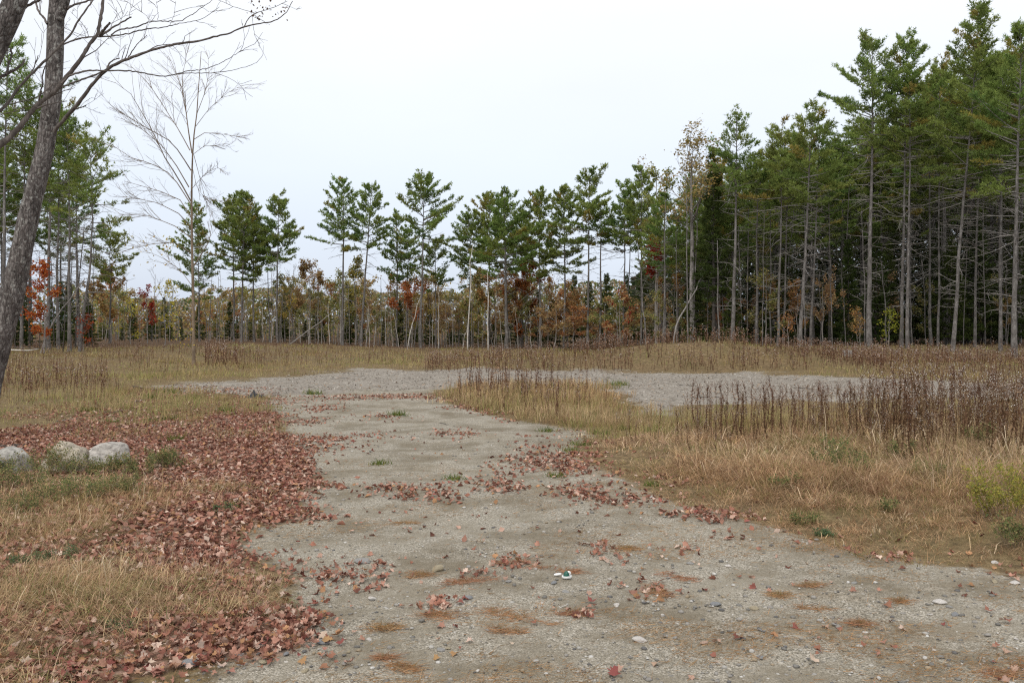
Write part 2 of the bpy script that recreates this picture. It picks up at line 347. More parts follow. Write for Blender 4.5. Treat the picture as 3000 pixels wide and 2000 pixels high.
    nd(t, 'ShaderNodeOutputMaterial', {'Surface': p.outputs[0]}); return m

# ------------------------------------------------------------------ density fields used by ground, leaves and grass
LOCAL = [g2(vx, vy) + (r,) for vx, vy, r in [(1176, 1294, 0.16), (1500, 1362, 0.2), (1440, 1262, 0.2), (1560, 1258, 0.18), (1000, 1112, 0.22), (900, 1116, 0.3), (1130, 1112, 0.28), (1175, 1125, 0.2),
    (950, 1134, 0.25), (1010, 1135, 0.25), (720, 1015, 0.9), (760, 1025, 0.6), (700, 965, 0.6), (690, 940, 0.8), (880, 960, 0.5), (1010, 1392, 0.12), (1390, 1250, 0.15), (1100, 1320, 0.1),
    (820, 1330, 0.2), (760, 1325, 0.25), (1350, 1130, 0.4), (1420, 1150, 0.4), (1290, 1070, 0.5), (1240, 1060, 0.5), (1060, 1000, 0.4), (1370, 1010, 0.7), (1330, 1420, 0.1), (860, 1300, 0.1)]]
def leafdens(x, y):
    n = fbm(x * 1.1, y * 1.1, 21, 4) - 0.5
    d = sstep(-0.25, 0.5, sdp(LEAFL, x, y) + n * 1.3) * (0.42 + 0.75 * (fbm(x * 0.6 + 3, y * 0.6, 23) ))
    d = np.maximum(d, 1.0 * sstep(-0.35, 0.35, sdp(LEAFLC, x, y) + n * 1.2))
    d = d * (1 - 0.5 * sstep(0.0, 1.0, sdp(GL, x, y) + n))
    d = np.maximum(d, (0.06 + 0.5 * sstep(0.0, 0.13, fbm(x * 1.5, y * 2.2, 27) - 0.5)) * sstep(-0.3, 0.45, sdp(LEAFR, x, y) + n * 2.4))
    d = np.maximum(d, 0.5 * sstep(-0.6, 0.6, sdp(LEAFX, x, y) + n * 2.0))
    d = np.maximum(d, 0.34 * sstep(-1.2, 0.8, sdp(LEAFY, x, y) + n * 3.0))
    for cx, cy, r in LOCAL:
        q = np.hypot((x - cx), (y - cy) * 0.8) / r
        d = np.maximum(d, (0.25 + 0.75 * sstep(-0.1, 0.12, n)) * 0.55 * np.exp(-q ** 2) * (q < 3))
    far = sstep(30, 24, y)
    return np.clip(d * far, 0, 1)

# ------------------------------------------------------------------ ground sheet
def build_ground():
    nr, nc = 330, 180
    s = np.linspace(0, 1, nr); y = -8 + (np.exp(s * math.log(900)) - 1) * 1.0
    u = np.linspace(-1, 1, nc); u = np.sign(u) * (0.75 * np.abs(u) + 0.25 * np.abs(u) ** 3)
    Y = np.repeat(y[:, None], nc, 1); X = u[None] * (Y + 14) * 0.95
    Z = terr(X, Y)
    n = fbm(X * 0.8, Y * 0.8, 41) - 0.5
    track = sstep(-0.4, 0.4, sdp(TRACK, X, Y) + n * 0.6); chip = sstep(-1.6, 1.6, sdp(CHIP, X, Y) + n * 5.0)
    grass = np.clip(1 - np.maximum(track, chip), 0, 1) * 0.95 + 0.05
    grass = np.maximum(grass, sstep(-0.3, 0.6, sdp(ISL, X, Y) + n)); grass = np.maximum(grass, sstep(-0.2, 0.5, sdp(G1, X, Y) + n * 0.5))
    leaf = leafdens(X, Y) * 0.92
    front = np.interp(X, [-70, -24, -14, 0, 6, 10, 14, 30, 70], [44, 46, 69, 70, 66, 56, 49, 44, 42])
    forest = sstep(-1, 3, Y - front)
    v = np.stack([X, Y, Z], -1).reshape(-1, 3)
    c = np.stack([grass, leaf, forest, chip], -1).reshape(-1, 4)
    i = (np.arange(nr - 1)[:, None] * nc + np.arange(nc - 1)[None]).ravel()
    f = np.concatenate([np.stack([i, i + 1, i + nc + 1], -1), np.stack([i, i + nc + 1, i + nc], -1)])
    o = ob('ground', mkmesh('ground', v, f, c, ground_mat(), True)); tag(o, 'gravel track and rough clearing floor with leaf drifts and bare soil', kind='structure')
build_ground()

# ------------------------------------------------------------------ tree generators
G_DARK, G_MID, G_LITE, G_YEL = A([0.10, 0.172, 0.052]), A([0.16, 0.245, 0.066]), A([0.265, 0.355, 0.098]), A([0.42, 0.365, 0.10])
def trunk_pts(rng, H, top_dx, top_dy=0.0, wob=0.085, n=12, bend=0.0):
    t = np.linspace(0, 1, n); P = np.zeros((n, 3)); P[:, 2] = t * H
    P[:, 0] = top_dx * t + bend * np.sin(t * pi) + np.cumsum(rng.normal(0, wob, n)) * 0.35 * (t > 0) * (1 - t * 0.5)
    P[:, 1] = top_dy * t + np.cumsum(rng.normal(0, wob, n)) * 0.35 * (t > 0)
    return P
def along(P, z):
    return A([np.interp(z, P[:, 2], P[:, 0]), np.interp(z, P[:, 2], P[:, 1]), z])
def conifer(seed, H, cb, R, r0, dx=0.0, style='pine', hue=0.0, dens=1.0, asym=0.0, az0=0.0, dead=18, bl=(0.15, 0.026), k=5, bend=0.0, deadz=0.12):
    """returns trunk, crown and dead-limb builders. H height, cb crown base height, R crown radius, r0 trunk radius."""
    rng = rg(seed); T = trunk_pts(rng, H, dx, bend=bend)
    tb, cbm, db = B(), B(), B()
    t = np.linspace(0, 1, len(T)); rad = r0 * (1.0 - 0.93 * t ** 0.9) + 0.004; rad[0] *= 1.22
    T2 = T.copy(); T2[0, 2] -= 0.25
    tubes(tb, T2, rad, 8, A([1., 1, 1]))
    z = cb; C = []; D = []; CC = []; BP = []; BR = []
    while z < H - 0.1:
        tt = (z - cb) / (H - cb)
        if style == 'pine':
            prof = min(1.0, 0.68 + 1.5 * tt) * (1 - tt) ** 0.60 * 1.22 + 0.10; nb = rng.integers(3, 6) if tt > 0.15 else rng.integers(2, 5)
            step = (0.22 + 0.15 * rng.random()) * (1.0 if tt > 0.2 else 1.25)
        else:
            prof = (1 - tt) ** 0.85 + 0.05; nb = rng.integers(5, 8); step = 0.20 + 0.1 * rng.random()
        aa = rng.uniform(0, 2 * pi)
        wf = rng.uniform(0.68, 1.2)
        for b in range(nb):
            if style == 'pine' and rng.random() < 0.14: continue
            az = aa + b * 2 * pi / nb + rng.normal(0, 0.35)
            L = R * prof * wf * rng.uniform(0.6, 1.12) * (1 + asym * math.cos(az - az0)); L = max(L, 0.15) * (1.35 if rng.random() < 0.10 else 1.0)
            if style == 'pine':
                el = radians(2 + 50 * tt ** 1.3) + rng.normal(0, 0.13); cur = 0.14
            else:
                el = radians(-12 + 45 * tt) + rng.normal(0, 0.1); cur = 0.16
            p0 = along(T, min(H, z + rng.normal(0, 0.15))); dr = A([math.cos(az), math.sin(az), 0]); pr = A([-math.sin(az), math.cos(az), 0])
            s = np.linspace(0, 1, 5)[:, None]; side = rng.normal(0, 0.08)
            Pb = p0 + L * s * math.cos(el) * dr + A([0, 0, 1]) * L * (s * math.sin(el) + cur * s ** 2) + pr * L * side * s ** 2
            BP.append(Pb); BR.append((0.010 + 0.011 * L) * (1 - 0.85 * s[:, 0]))
            nt_ = int((L / 0.108 + 3) * dens)
            ss = 1 - 0.75 * rng.random(nt_) ** 1.25; sgn = rng.choice([-1, 1], nt_)[:, None]
            base = p0 + L * ss[:, None] * math.cos(el) * dr + A([0, 0, 1]) * (L * (ss * math.sin(el) + cur * ss ** 2))[:, None] + pr * (L * side * ss ** 2)[:, None]
            bd = dr * math.cos(el) + A([0, 0, 1]) * (math.sin(el) + 0.2)
            td = norm(bd * 0.6 + sgn * pr * rng.uniform(0.3, 1.0, (nt_, 1)) + rng.normal(0, 0.16, (nt_, 3)) + A([0, 0, 0.18 if style == 'pine' else 0.0]))
            tl = rng.uniform(0.5, 1.15, nt_) * np.minimum(0.5, 0.14 + 0.30 * L) * (1.15 - 0.55 * ss)
            uu = A([0.25, 0.5, 0.75, 1.0])[None, :, None]
            pts = base[:, None, :] + td[:, None, :] * tl[:, None, None] * uu + rng.normal(0, 0.045, (nt_, 4, 3))
            bcol = G_MID * (1 - 0.0) + 0
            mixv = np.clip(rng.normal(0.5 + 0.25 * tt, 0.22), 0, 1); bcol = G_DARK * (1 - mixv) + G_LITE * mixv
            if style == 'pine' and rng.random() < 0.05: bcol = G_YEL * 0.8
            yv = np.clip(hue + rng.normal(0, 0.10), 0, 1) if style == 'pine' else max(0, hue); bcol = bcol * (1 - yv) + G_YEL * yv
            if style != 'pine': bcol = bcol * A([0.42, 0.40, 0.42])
            C.append(pts.reshape(-1, 3)); D.append(np.repeat(td, 4, 0) + A([0, 0, 0.35]) * (style == 'pine')); CC.append(np.tile(bcol, (nt_ * 4, 1)))
        z += step
    tubes(tb if style != 'pine' else db, A(BP), A(BR), 3, A([1., 1, 1]))
    C = np.concatenate(C); D = np.concatenate(D); CC = np.concatenate(CC) * rng.uniform(0.8, 1.2, (len(C), 1))
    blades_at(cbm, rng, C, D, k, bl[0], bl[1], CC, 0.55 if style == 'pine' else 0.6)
    if dead:
        zz = rng.uniform(H * deadz, cb + 0.25 * (H - cb), dead) if cb > H * 0.2 else rng.uniform(0.3, H * 0.4, dead); DP = []; DR = []; SP = []; SR = []
        for q in zz:
            az = rng.uniform(0, 2 * pi); L = rng.uniform(0.35, 1.3) * min(R, 1.7) * (0.45 + 0.6 * min(1, q / cb)); p0 = along(T, q)
            d = A([math.cos(az), math.sin(az), rng.normal(-0.02, 0.22)]); pts = [p0]; 
            for i in range(5):
                d = norm(d + rng.normal(0, 0.13, 3) + A([0, 0, -0.02])); pts.append(pts[-1] + d * L / 5)
            pts = A(pts); DP.append(pts); DR.append((0.011 + 0.008 * L) * np.linspace(1, 0.25, 6))
            for j in range(rng.integers(1, 5)):
                i = rng.integers(1, 5); dd = norm(pts[i + 1] - pts[i] + rng.normal(0, 0.10, 3)); e = norm(dd + rng.normal(0, 0.7, 3)) * L * rng.uniform(0.15, 0.4)
                SP.append(A([pts[i], pts[i] + e * 0.5 + rng.normal(0, 0.02, 3), pts[i] + e])); SR.append(A([0.008, 0.007, 0.004]))
        tubes(db, A(DP), A(DR), 3, A([1., 1, 1]))
        if SP: tubes(db, A(SP), A(SR), 3, A([1., 1, 1]))
    return tb, cbm, db

def put_tree(name, label, cat, loc, parts, group=None, rz=0.0, sc=1.0):
    """parts: [(part name, mesh)]; an Empty at the foot carries them."""
    e = ob(name, None, None, loc, rz, sc); e.empty_display_size = 0.3; tag(e, label, cat, group)
    for n, m in parts:
        if m is not None:
            o = ob(n, m, e)
            if n in ('bare_limbs', 'twigs', 'stems', 'branches', 'limbs'): o['kind'] = 'stuff'
    return e
LMK = [(-400, 'beyond the left picture edge'), (20, 'behind the tall edge pine'), (110, 'behind the orange-red maple'), (180, 'behind the curved-stem pine'), (252, 'near the small yellowing pine'), (300, 'beside the yellow-flecked sapling'), (345, 'left of the tall bare tree'), (400, 'just left of the bare tree'), (445, 'behind the tall bare tree'), (495, 'just right of the bare tree'), (550, 'under the close pine trio'), (600, 'right of the close pine trio'), (640, 'under the round-topped pine'), (680, 'left of the russet oak'), (712, 'by the russet oak in the sky gap'), (750, 'right of the russet oak'), (787, 'under the lopsided pine'), (840, 'beside the leaning-trunk pine'), (880, 'right of the leaning-trunk pine'), (915, 'under the thin sparse pine'), (970, 'under the broad flat-boughed pine'), (1025, 'right of the broad flat-boughed pine'), (1078, 'by the inner white birch'), (1120, 'by the white birch beside the stout pine'), (1162, 'behind the stout wide-crowned pine'), (1205, 'by the large rust-orange oak'), (1240, 'under the pale-topped pine'), (1296, 'under the pointed pine'), (1365, 'by the twin trunks'), (1435, 'by the bright sky holes'), (1510, 'under the thin yellow-leaved tree'), (1590, 'under the tall pale oak'), (1640, 'under the narrow spruce'), (1688, 'under the thin-topped pine'), (1737, 'by the bare pole pine'), (1795, 'behind the bundle of pole trunks'), (1850, 'behind the pale leaning trunk'), (1935, 'above the cut stump'), (2000, 'behind the thick pale trunk'), (2078, 'behind the tall twin pines'), (2150, 'by the slim straight pole pine'), (2215, 'behind the highest leaning pine'), (2270, 'left of the edge pines'), (2335, 'by the large right-edge pine'), (2500, 'beyond the right picture edge')]
def near(vx): return min(LMK, key=lambda q: abs(q[0] - vx))[1]
def conifer_meshes(seed, H, cb, R, r0, bark=None, **k):
    tb, cm, db = conifer(seed, H, cb, R, r0, **k)
    return [('trunk', tb.mesh('trunk', bark or M_PBARK, True)), ('crown', cm.mesh('crown', M_NEEDLE)), ('bare_limbs', db.mesh('bare_limbs', M_DEAD if k.get('style', 'pine') == 'pine' else M_DBARK, True) if db.v else None)]

def grow(rng, p0, d0, L, r, lev, out, tips, spread=0.6, up=0.12, nsub=(4, 7), npt=6, ratio=0.5, s0=0.3, wig=0.10):
    d = norm(d0); pts = [p0]
    for i in range(npt - 1):
        d = norm(d + rng.normal(0, wig, 3) + A([0, 0, up * 0.25])); pts.append(pts[-1] + d * L / (npt - 1))
    pts = A(pts); out.append((pts, r * np.linspace(1, 0.25, npt)))
    if lev == 0:
        tips.append(pts[2:]); return
    for j in range(rng.integers(*nsub)):
        s = rng.uniform(s0, 0.97) * (npt - 1); i = min(int(s), npt - 2); f = s - i
        p = pts[i] * (1 - f) + pts[i + 1] * f; tg = norm(pts[i + 1] - pts[i])
        e = rng.normal(0, 1, 3); e = norm(e - tg * (e @ tg))
        dd = norm(tg + e * spread * rng.uniform(0.6, 1.3) + A([0, 0, up]))
        grow(rng, p, dd, L * ratio * rng.uniform(0.6, 1.15) * (1.15 - 0.5 * s / (npt - 1)), r * 0.55 * (1 - 0.5 * s / (npt - 1)), lev - 1, out, tips, spread, up, nsub, npt, ratio, 0.25, wig)
def tubes_list(bt, out, k=4):
    by = {}
    for p, r in out: by.setdefault(len(p), []).append((p, r))
    for v in by.values(): tubes(bt, A([q[0] for q in v]), A([q[1] for q in v]), k, A([1., 1, 1]))

def broadleaf(seed, H, R, r0, pal, nleaf, crown0=0.3, size=0.075, lev=2, lim=9, pp=None, dx=0.0, minr=0.0):
    rng = rg(seed); T = trunk_pts(rng, H, dx, wob=0.09); tb, lb = B(), B()
    t = np.linspace(0, 1, len(T)); rad = r0 * (1 - 0.9 * t) + 0.006; T2 = T.copy(); T2[0, 2] -= 0.2
    tubes(tb, T2, rad, 6, A([1., 1, 1])); out, tips = [], []
    for i in range(lim):
        z = H * (crown0 + (0.97 - crown0) * (i + rng.random()) / lim); tt = z / H; az = rng.uniform(0, 2 * pi)
        el = radians(15 + 50 * tt) + rng.normal(0, 0.15)
        L = R * (0.65 + 0.7 * math.sin(pi * min(1, (tt - crown0) / (1 - crown0) * 0.8 + 0.15))) * rng.uniform(0.6, 1.1)
        grow(rng, along(T, z), A([math.cos(az) * math.cos(el), math.sin(az) * math.cos(el), math.sin(el)]), L, r0 * 0.4 * (1.1 - tt) + 0.008, lev - 1, out, tips, nsub=(4, 7))
    out = [(p, np.maximum(r, minr)) for p, r in out]
    tubes_list(tb, out, 3)
    if nleaf:
        tp = np.concatenate(tips); c = tp[rng.integers(0, len(tp), nleaf)] + rng.normal(0, 0.12, (nleaf, 3))
        ci = rng.integers(0, 40, len(tp)); 
        leaf_quads(lb, rng, c, size, pick(rng, pal, nleaf, pp), 0.6, 0.2)
    return tb, lb

# ------------------------------------------------------------------ the named pines round the clearing
def key_pine(i, vxb, vxt, vyt, vyc, hw, d, tw, label, hue=0.08, dens=1.0, asym=0.0, az0=0.0, dead=18, name='pine_tree', **k):
    if d < 52 and vxb > 1650: vyc += 45; hw *= 1.12
    x = (vxb - CX) * d / F; z0 = float(terr(x, d)); H = CAMZ + (HZ - vyt) * d / F - z0
    cb = CAMZ + (HZ - vyc) * d / F - z0; R = hw * d / F * 1.2; dx = (vxt - vxb) * d / F; r0 = tw * d / F / 2 * (0.84 if d > 55 else 0.95)
    bl = (0.18, 0.041 * d / 60 + 0.006)
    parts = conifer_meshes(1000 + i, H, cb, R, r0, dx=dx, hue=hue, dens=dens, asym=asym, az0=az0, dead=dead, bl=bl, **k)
    return put_tree(name, label, 'pine tree', (x, d, z0), parts)
PINES = [
 # foot col, top col, top row, crown-base row, half width, distance, trunk width, label
 (3, 18, 86, 330, 70, 44, 11, 'tall dark pine cut by the picture edge behind the grey trunk', dict(hue=0.05, dens=0.75, dead=40)),
 (48, 60, 190, 420, 55, 46, 8, 'dark pine half hidden behind the leaning grey trunk', dict(hue=0.05, dens=0.7, dead=40)),
 (112, 122, 210, 470, 60, 46, 10, 'pine just beside the upper grey trunk, dark bare stem above orange maple', dict(hue=0.06, dens=0.75, dead=45)),
 (134, 138, 270, 460, 45, 47, 8, 'slim pine between two thicker dark-stemmed pines at the left', dict(hue=0.06, dens=0.7, dead=40)),
 (160, 152, 256, 455, 62, 45, 9, 'full pine with straight dark stem beside the curved-stem pine', dict(hue=0.07, dens=0.8, dead=45)),
 (182, 210, 325, 505, 72, 44, 8, 'pine with leaning curved stem at the inner end of the dark group', dict(hue=0.12, dead=44, dens=0.75, bend=0.35)),
 (252, 252, 515, 648, 48, 66, 5, 'small yellowing pine standing alone between dark group and bare tree', dict(hue=0.45, dens=0.8, dead=4)),
 (459, 452, 468, 690, 44, 74, 5, 'narrow pine right behind the tall bare tree', dict(hue=0.15, dens=0.75, dead=6, asym=0.3, az0=pi)),
 (538, 534, 456, 625, 48, 74, 6, 'left pine of the close trio behind the bare tree', dict(hue=0.10, dens=0.95)),
 (553, 558, 447, 640, 44, 72, 7, 'middle and tallest pine of the close trio behind the bare tree', dict(hue=0.06, dens=1.1)),
 (584, 582, 485, 650, 40, 73, 6, 'right pine of the close trio, dark stem in orange bushes', dict(hue=0.06)),
 (637, 638, 453, 612, 48, 72, 7, 'round-topped pine left of the wide open gap of sky', dict(hue=0.12, dens=1.05, dead=22)),
 (619, 618, 520, 615, 28, 74, 4, 'thin pine crowding the round-topped pine by the sky gap', dict(hue=0.12, dens=0.8)),
 (787, 788, 423, 585, 50, 72, 8, 'lopsided pine right of the sky gap with long low boughs', dict(hue=0.05, dens=0.9, asym=0.3, az0=pi, dead=24)),
 (829, 854, 431, 575, 42, 71, 8, 'pine with slightly leaning trunk next to the lopsided pine', dict(hue=0.05, dens=1.0, dead=34)),
 (912, 913, 482, 640, 30, 75, 5, 'thin sparse pine left of the broad flat-boughed pine', dict(hue=0.10, dens=0.7, dead=14)),
 (933, 936, 521, 650, 30, 76, 5, 'short pine squeezed beside the broad flat-boughed pine', dict(hue=0.06, dens=0.8)),
 (966, 975, 422, 560, 66, 70, 8, 'broad pine with flat spreading boughs and a long right arm', dict(hue=0.09, dens=1.1, asym=0.15, dead=26)),
 (1000, 999, 551, 665, 34, 73, 5, 'low pine tucked under the broad flat-boughed pine', dict(hue=0.06, dens=0.9)),
 (1078, 1082, 496, 650, 46, 76, 6, 'pine filling the left side of the dense middle clump', dict(hue=0.10, dens=1.0)),
 (1123, 1125, 452, 645, 56, 76, 6, 'pine with browning top in the dense middle clump', dict(hue=0.22, dens=1.05)),
 (1162, 1162, 446, 632, 58, 69, 11, 'stout pine with wide dark crown in front of the middle clump', dict(hue=0.04, dens=1.3, dead=40)),
 (1200, 1198, 490, 650, 42, 76, 6, 'pine half hidden behind the stout wide-crowned pine', dict(hue=0.08, dens=1.0)),
 (1239, 1240, 440, 640, 46, 69, 7, 'pale-topped pine right of the stout wide-crowned pine', dict(hue=0.16, dens=1.15)),
 (1296, 1294, 431, 625, 42, 68, 7, 'pointed pine between the pale-topped pine and the twin trunks', dict(hue=0.05, dens=1.05)),
 (1351, 1357, 405, 560, 54, 66, 8, 'tall pine over twin trunks beside the bright sky holes', dict(hue=0.09, dens=1.25, dead=40)),
 (1378, 1381, 470, 560, 34, 66, 8, 'pale smooth trunk forking under the tall twin pine', dict(hue=0.12, dens=0.9, dead=30)),
 (1431, 1434, 424, 575, 44, 65, 6, 'green pine on the far side of the bright sky holes', dict(hue=0.08, dens=1.15, dead=26)),
 (1440, 1446, 470, 580, 30, 66, 5, 'slender pine doubled up with the one by the sky holes', dict(hue=0.08, dens=0.9, dead=20)),
 (1473, 1474, 390, 570, 42, 62, 7, 'high green pine beside the thin yellow-leaved tree', dict(hue=0.10, dens=1.1, dead=26)),
 (1684, 1690, 272, 400, 46, 50, 11, 'thin-topped pine standing above the dark narrow spruce', dict(hue=0.14, dens=0.85, dead=70)),
 (1737, 1740, 380, 470, 34, 51, 7, 'small-crowned pine with bare pole trunk by the thin-topped pine', dict(hue=0.10, dens=0.8, dead=40)),
 (1786, 1795, 285, 430, 50, 49, 7, 'pine rising behind a bundle of thin pole trunks', dict(hue=0.14, dens=1.15, dead=40)),
 (1800, 1815, 310, 440, 46, 51, 6, 'second crown behind the bundle of thin pole trunks', dict(hue=0.10, dens=1.1, dead=40)),
 (1838, 1870, 249, 420, 50, 46, 10, 'pine with pale leaning trunk and many dead side twigs', dict(hue=0.12, dens=1.25, dead=90)),
 (1862, 1880, 300, 430, 40, 49, 7, 'dim pine close behind the pale leaning trunk', dict(hue=0.06, dens=1.0, dead=40)),
 (1997, 2002, 87, 320, 72, 46, 14, 'tall pine with thick pale trunk and crooked dead limbs', dict(hue=0.09, dens=1.3, dead=80)),
 (2070, 2083, 95, 318, 56, 46, 9, 'tall pine close right of the thick pale trunk', dict(hue=0.08, dens=1.2, dead=50)),
 (2085, 2096, 170, 330, 46, 45, 9, 'twin trunk leaning against the tall pine beside it', dict(hue=0.06, dens=1.0, dead=46)),
 (2140, 2140, 200, 360, 50, 50, 7, 'shaded pine deep between the tall twin and the leaning pair', dict(hue=0.05, dens=1.0, dead=30)),
 (2154, 2160, 150, 340, 50, 48, 6, 'slim straight pole pine left of the leaning trunk', dict(hue=0.07, dens=1.1, dead=36)),
 (2187, 2246, 25, 360, 72, 43, 10, 'highest pine, its trunk leaning to the right', dict(hue=0.13, dens=1.4, dead=70)),
 (2239, 2250, 120, 380, 60, 46, 7, 'mottled thin trunk between leaning pine and edge pines', dict(hue=0.12, dens=1.1, dead=40)),
 (2298, 2306, 130, 390, 55, 43, 9, 'pine second from the right edge with pale trunk', dict(hue=0.11, dens=1.1, dead=60)),
 (2330, 2350, 68, 400, 75, 40, 14, 'large pine at the right edge with thick ringed trunk', dict(hue=0.15, dens=1.4, dead=60)),
]
for i, (a, b, c_, d_, e_, f_, g_, lab, k_) in enumerate(PINES):
    key_pine(i, a, b, c_, d_, e_, f_, g_, lab, **k_)

# ------------------------------------------------------------------ dark wood behind: conifers in copies
def copy_parts(name, label, cat, loc, parts, group, rz, sc): return put_tree(name, label, cat, loc, parts, group, rz, sc)
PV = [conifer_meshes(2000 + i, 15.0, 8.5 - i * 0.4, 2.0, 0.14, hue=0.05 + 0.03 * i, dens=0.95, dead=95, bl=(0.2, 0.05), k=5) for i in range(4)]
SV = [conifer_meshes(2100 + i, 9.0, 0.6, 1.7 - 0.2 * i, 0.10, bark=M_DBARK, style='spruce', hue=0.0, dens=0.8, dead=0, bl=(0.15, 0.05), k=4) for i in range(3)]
rng = rg(77)
def wood(n, vx0, vx1, d0, d1, tops, vs, name, label, cat, group, seed, h0=15.0):
    r = rg(seed)
    for i in range(n):
        vx = vx0 + (vx1 - vx0) * (i + r.random()) / n; d = r.uniform(d0, d1); x = (vx - CX) * d / F; z = float(terr(x, d))
        vyt = np.interp(vx, tops[0], tops[1]) + r.uniform(-10, 60); H = CAMZ + (HZ - vyt) * d / F - z
        s = H / h0; copy_parts(name, label + ' ' + near(vx), cat, (x, d, z), vs[r.integers(len(vs))], group, r.uniform(0, 6.28), (s * r.uniform(0.85, 1.2),) * 2 + (s,))
TOPS_R = ([1500, 1700, 1900, 2100, 2352, 2700], [470, 380, 330, 210, 130, 120])
wood(26, 1480, 2360, 54, 62, TOPS_R, PV, 'background_pine', 'pine in the front rank of the dark wood', 'pine tree', 'pines inside the dark wood', 5)
wood(26, 1500, 2420, 63, 78, ([1500, 2352], [520, 260]), PV, 'background_pine', 'pine in the second rank of the dark wood', 'pine tree', 'pines inside the dark wood', 6)
wood(24, 1560, 2450, 66, 90, ([1500, 2352], [430, 200]), PV, 'background_pine', 'pine deepest inside the dark wood', 'pine tree', 'pines inside the dark wood', 16)
wood(7, 2380, 2900, 38, 50, ([2300, 2900], [100, 80]), PV, 'background_pine', 'pine added to block side light', 'pine tree', 'pines inside the dark wood', 8)  # pines added past the frame to block light coming from the right
wood(5, -40, 200, 54, 66, ([-100, 240], [240, 420]), PV, 'background_pine', 'pine set back in the left group', 'pine tree', 'pines behind the left group', 7)
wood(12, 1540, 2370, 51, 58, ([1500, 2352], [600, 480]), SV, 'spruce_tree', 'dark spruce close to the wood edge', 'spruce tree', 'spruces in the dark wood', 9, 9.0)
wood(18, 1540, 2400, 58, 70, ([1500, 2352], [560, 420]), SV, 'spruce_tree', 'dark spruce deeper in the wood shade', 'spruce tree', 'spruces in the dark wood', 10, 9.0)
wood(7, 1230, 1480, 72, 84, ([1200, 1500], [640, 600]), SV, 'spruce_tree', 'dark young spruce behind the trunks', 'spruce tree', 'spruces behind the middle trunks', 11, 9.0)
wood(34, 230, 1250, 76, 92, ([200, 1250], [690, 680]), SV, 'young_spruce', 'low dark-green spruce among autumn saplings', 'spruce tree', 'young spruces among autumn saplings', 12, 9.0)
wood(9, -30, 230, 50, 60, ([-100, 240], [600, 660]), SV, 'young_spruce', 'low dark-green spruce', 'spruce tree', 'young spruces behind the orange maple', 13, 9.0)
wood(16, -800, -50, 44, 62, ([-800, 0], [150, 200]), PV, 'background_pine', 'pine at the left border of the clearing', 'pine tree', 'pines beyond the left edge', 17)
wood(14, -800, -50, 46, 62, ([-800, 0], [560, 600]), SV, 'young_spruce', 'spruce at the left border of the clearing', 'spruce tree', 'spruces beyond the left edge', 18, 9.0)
# the one narrow dark spruce on the skyline
d = 52; x = (1640 - CX) * d / F; z0 = float(terr(x, d)); H = CAMZ + (HZ - 345) * d / F - z0
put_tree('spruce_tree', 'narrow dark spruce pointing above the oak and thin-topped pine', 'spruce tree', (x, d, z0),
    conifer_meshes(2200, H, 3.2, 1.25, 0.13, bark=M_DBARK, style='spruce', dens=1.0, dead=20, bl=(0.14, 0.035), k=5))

# ------------------------------------------------------------------ autumn understorey
ORANGE = [(0.46, 0.24, 0.09), (0.40, 0.19, 0.075), (0.46, 0.30, 0.12), (0.34, 0.19, 0.10)]
BROWN = [(0.40, 0.26, 0.12), (0.46, 0.31, 0.14), (0.32, 0.21, 0.12), (0.42, 0.33, 0.15)]
YELLOW = [(0.45, 0.34, 0.07), (0.36, 0.30, 0.07), (0.26, 0.26, 0.07), (0.5, 0.38, 0.10)]
RED = [(0.35, 0.055, 0.03), (0.26, 0.035, 0.025), (0.42, 0.09, 0.035)]
OLIVE = [(0.24, 0.26, 0.09), (0.32, 0.30, 0.11), (0.18, 0.21, 0.08), (0.38, 0.32, 0.12)]
def bl_meshes(seed, H, R, r0, pal, n, bark=M_GREY, **k):
    tb, lb = broadleaf(seed, H, R, r0, pal, n, **k)
    return [('trunk', tb.mesh('trunk', bark, True)), ('crown', lb.mesh('crown', M_LEAF) if lb.v else None)]
UV = {
 'orange': [bl_meshes(3000 + i, 5.5, 1.6, 0.05, ORANGE, 1500, size=0.085, crown0=0.25) for i in range(2)],
 'brown': [bl_meshes(3010 + i, 5.5, 1.7, 0.05, BROWN, 1400, size=0.085, crown0=0.25) for i in range(2)],
 'yellow': [bl_meshes(3020 + i, 5.5, 1.4, 0.045, YELLOW, 800, size=0.08, crown0=0.25) for i in range(2)],
 'red': [bl_meshes(3030, 5.0, 1.3, 0.045, RED, 1100, size=0.085, crown0=0.2)],
 'olive': [bl_meshes(3040 + i, 5.5, 1.5, 0.05, OLIVE, 1300, size=0.085, crown0=0.2) for i in range(2)],
 'bare': [bl_meshes(3050 + i, 6.5, 1.2, 0.04, ORANGE, 0, crown0=0.35, lim=10, minr=0.006) for i in range(3)],
}
LAB = {'orange': 'orange-leaved sapling in the thicket', 'brown': 'brown-leaved sapling in the thicket',
       'yellow': 'thin yellow-leaved sapling in the thicket', 'red': 'red-leaved sapling in the thicket',
       'olive': 'olive-green bushy sapling in the thicket', 'bare': 'leafless grey sapling in the thicket'}
NAM = {'orange': 'autumn_maple', 'brown': 'autumn_oak', 'yellow': 'autumn_birch', 'red': 'autumn_maple', 'olive': 'leafy_sapling', 'bare': 'bare_sapling'}
CATS = {'orange': 'maple tree', 'brown': 'oak tree', 'yellow': 'birch tree', 'red': 'maple tree', 'olive': 'sapling', 'bare': 'sapling'}
r = rg(31)
seq = ['brown', 'orange', 'olive', 'yellow', 'brown', 'bare', 'olive', 'orange', 'bare', 'brown', 'yellow', 'olive', 'bare', 'olive', 'brown', 'bare', 'brown', 'olive', 'yellow']
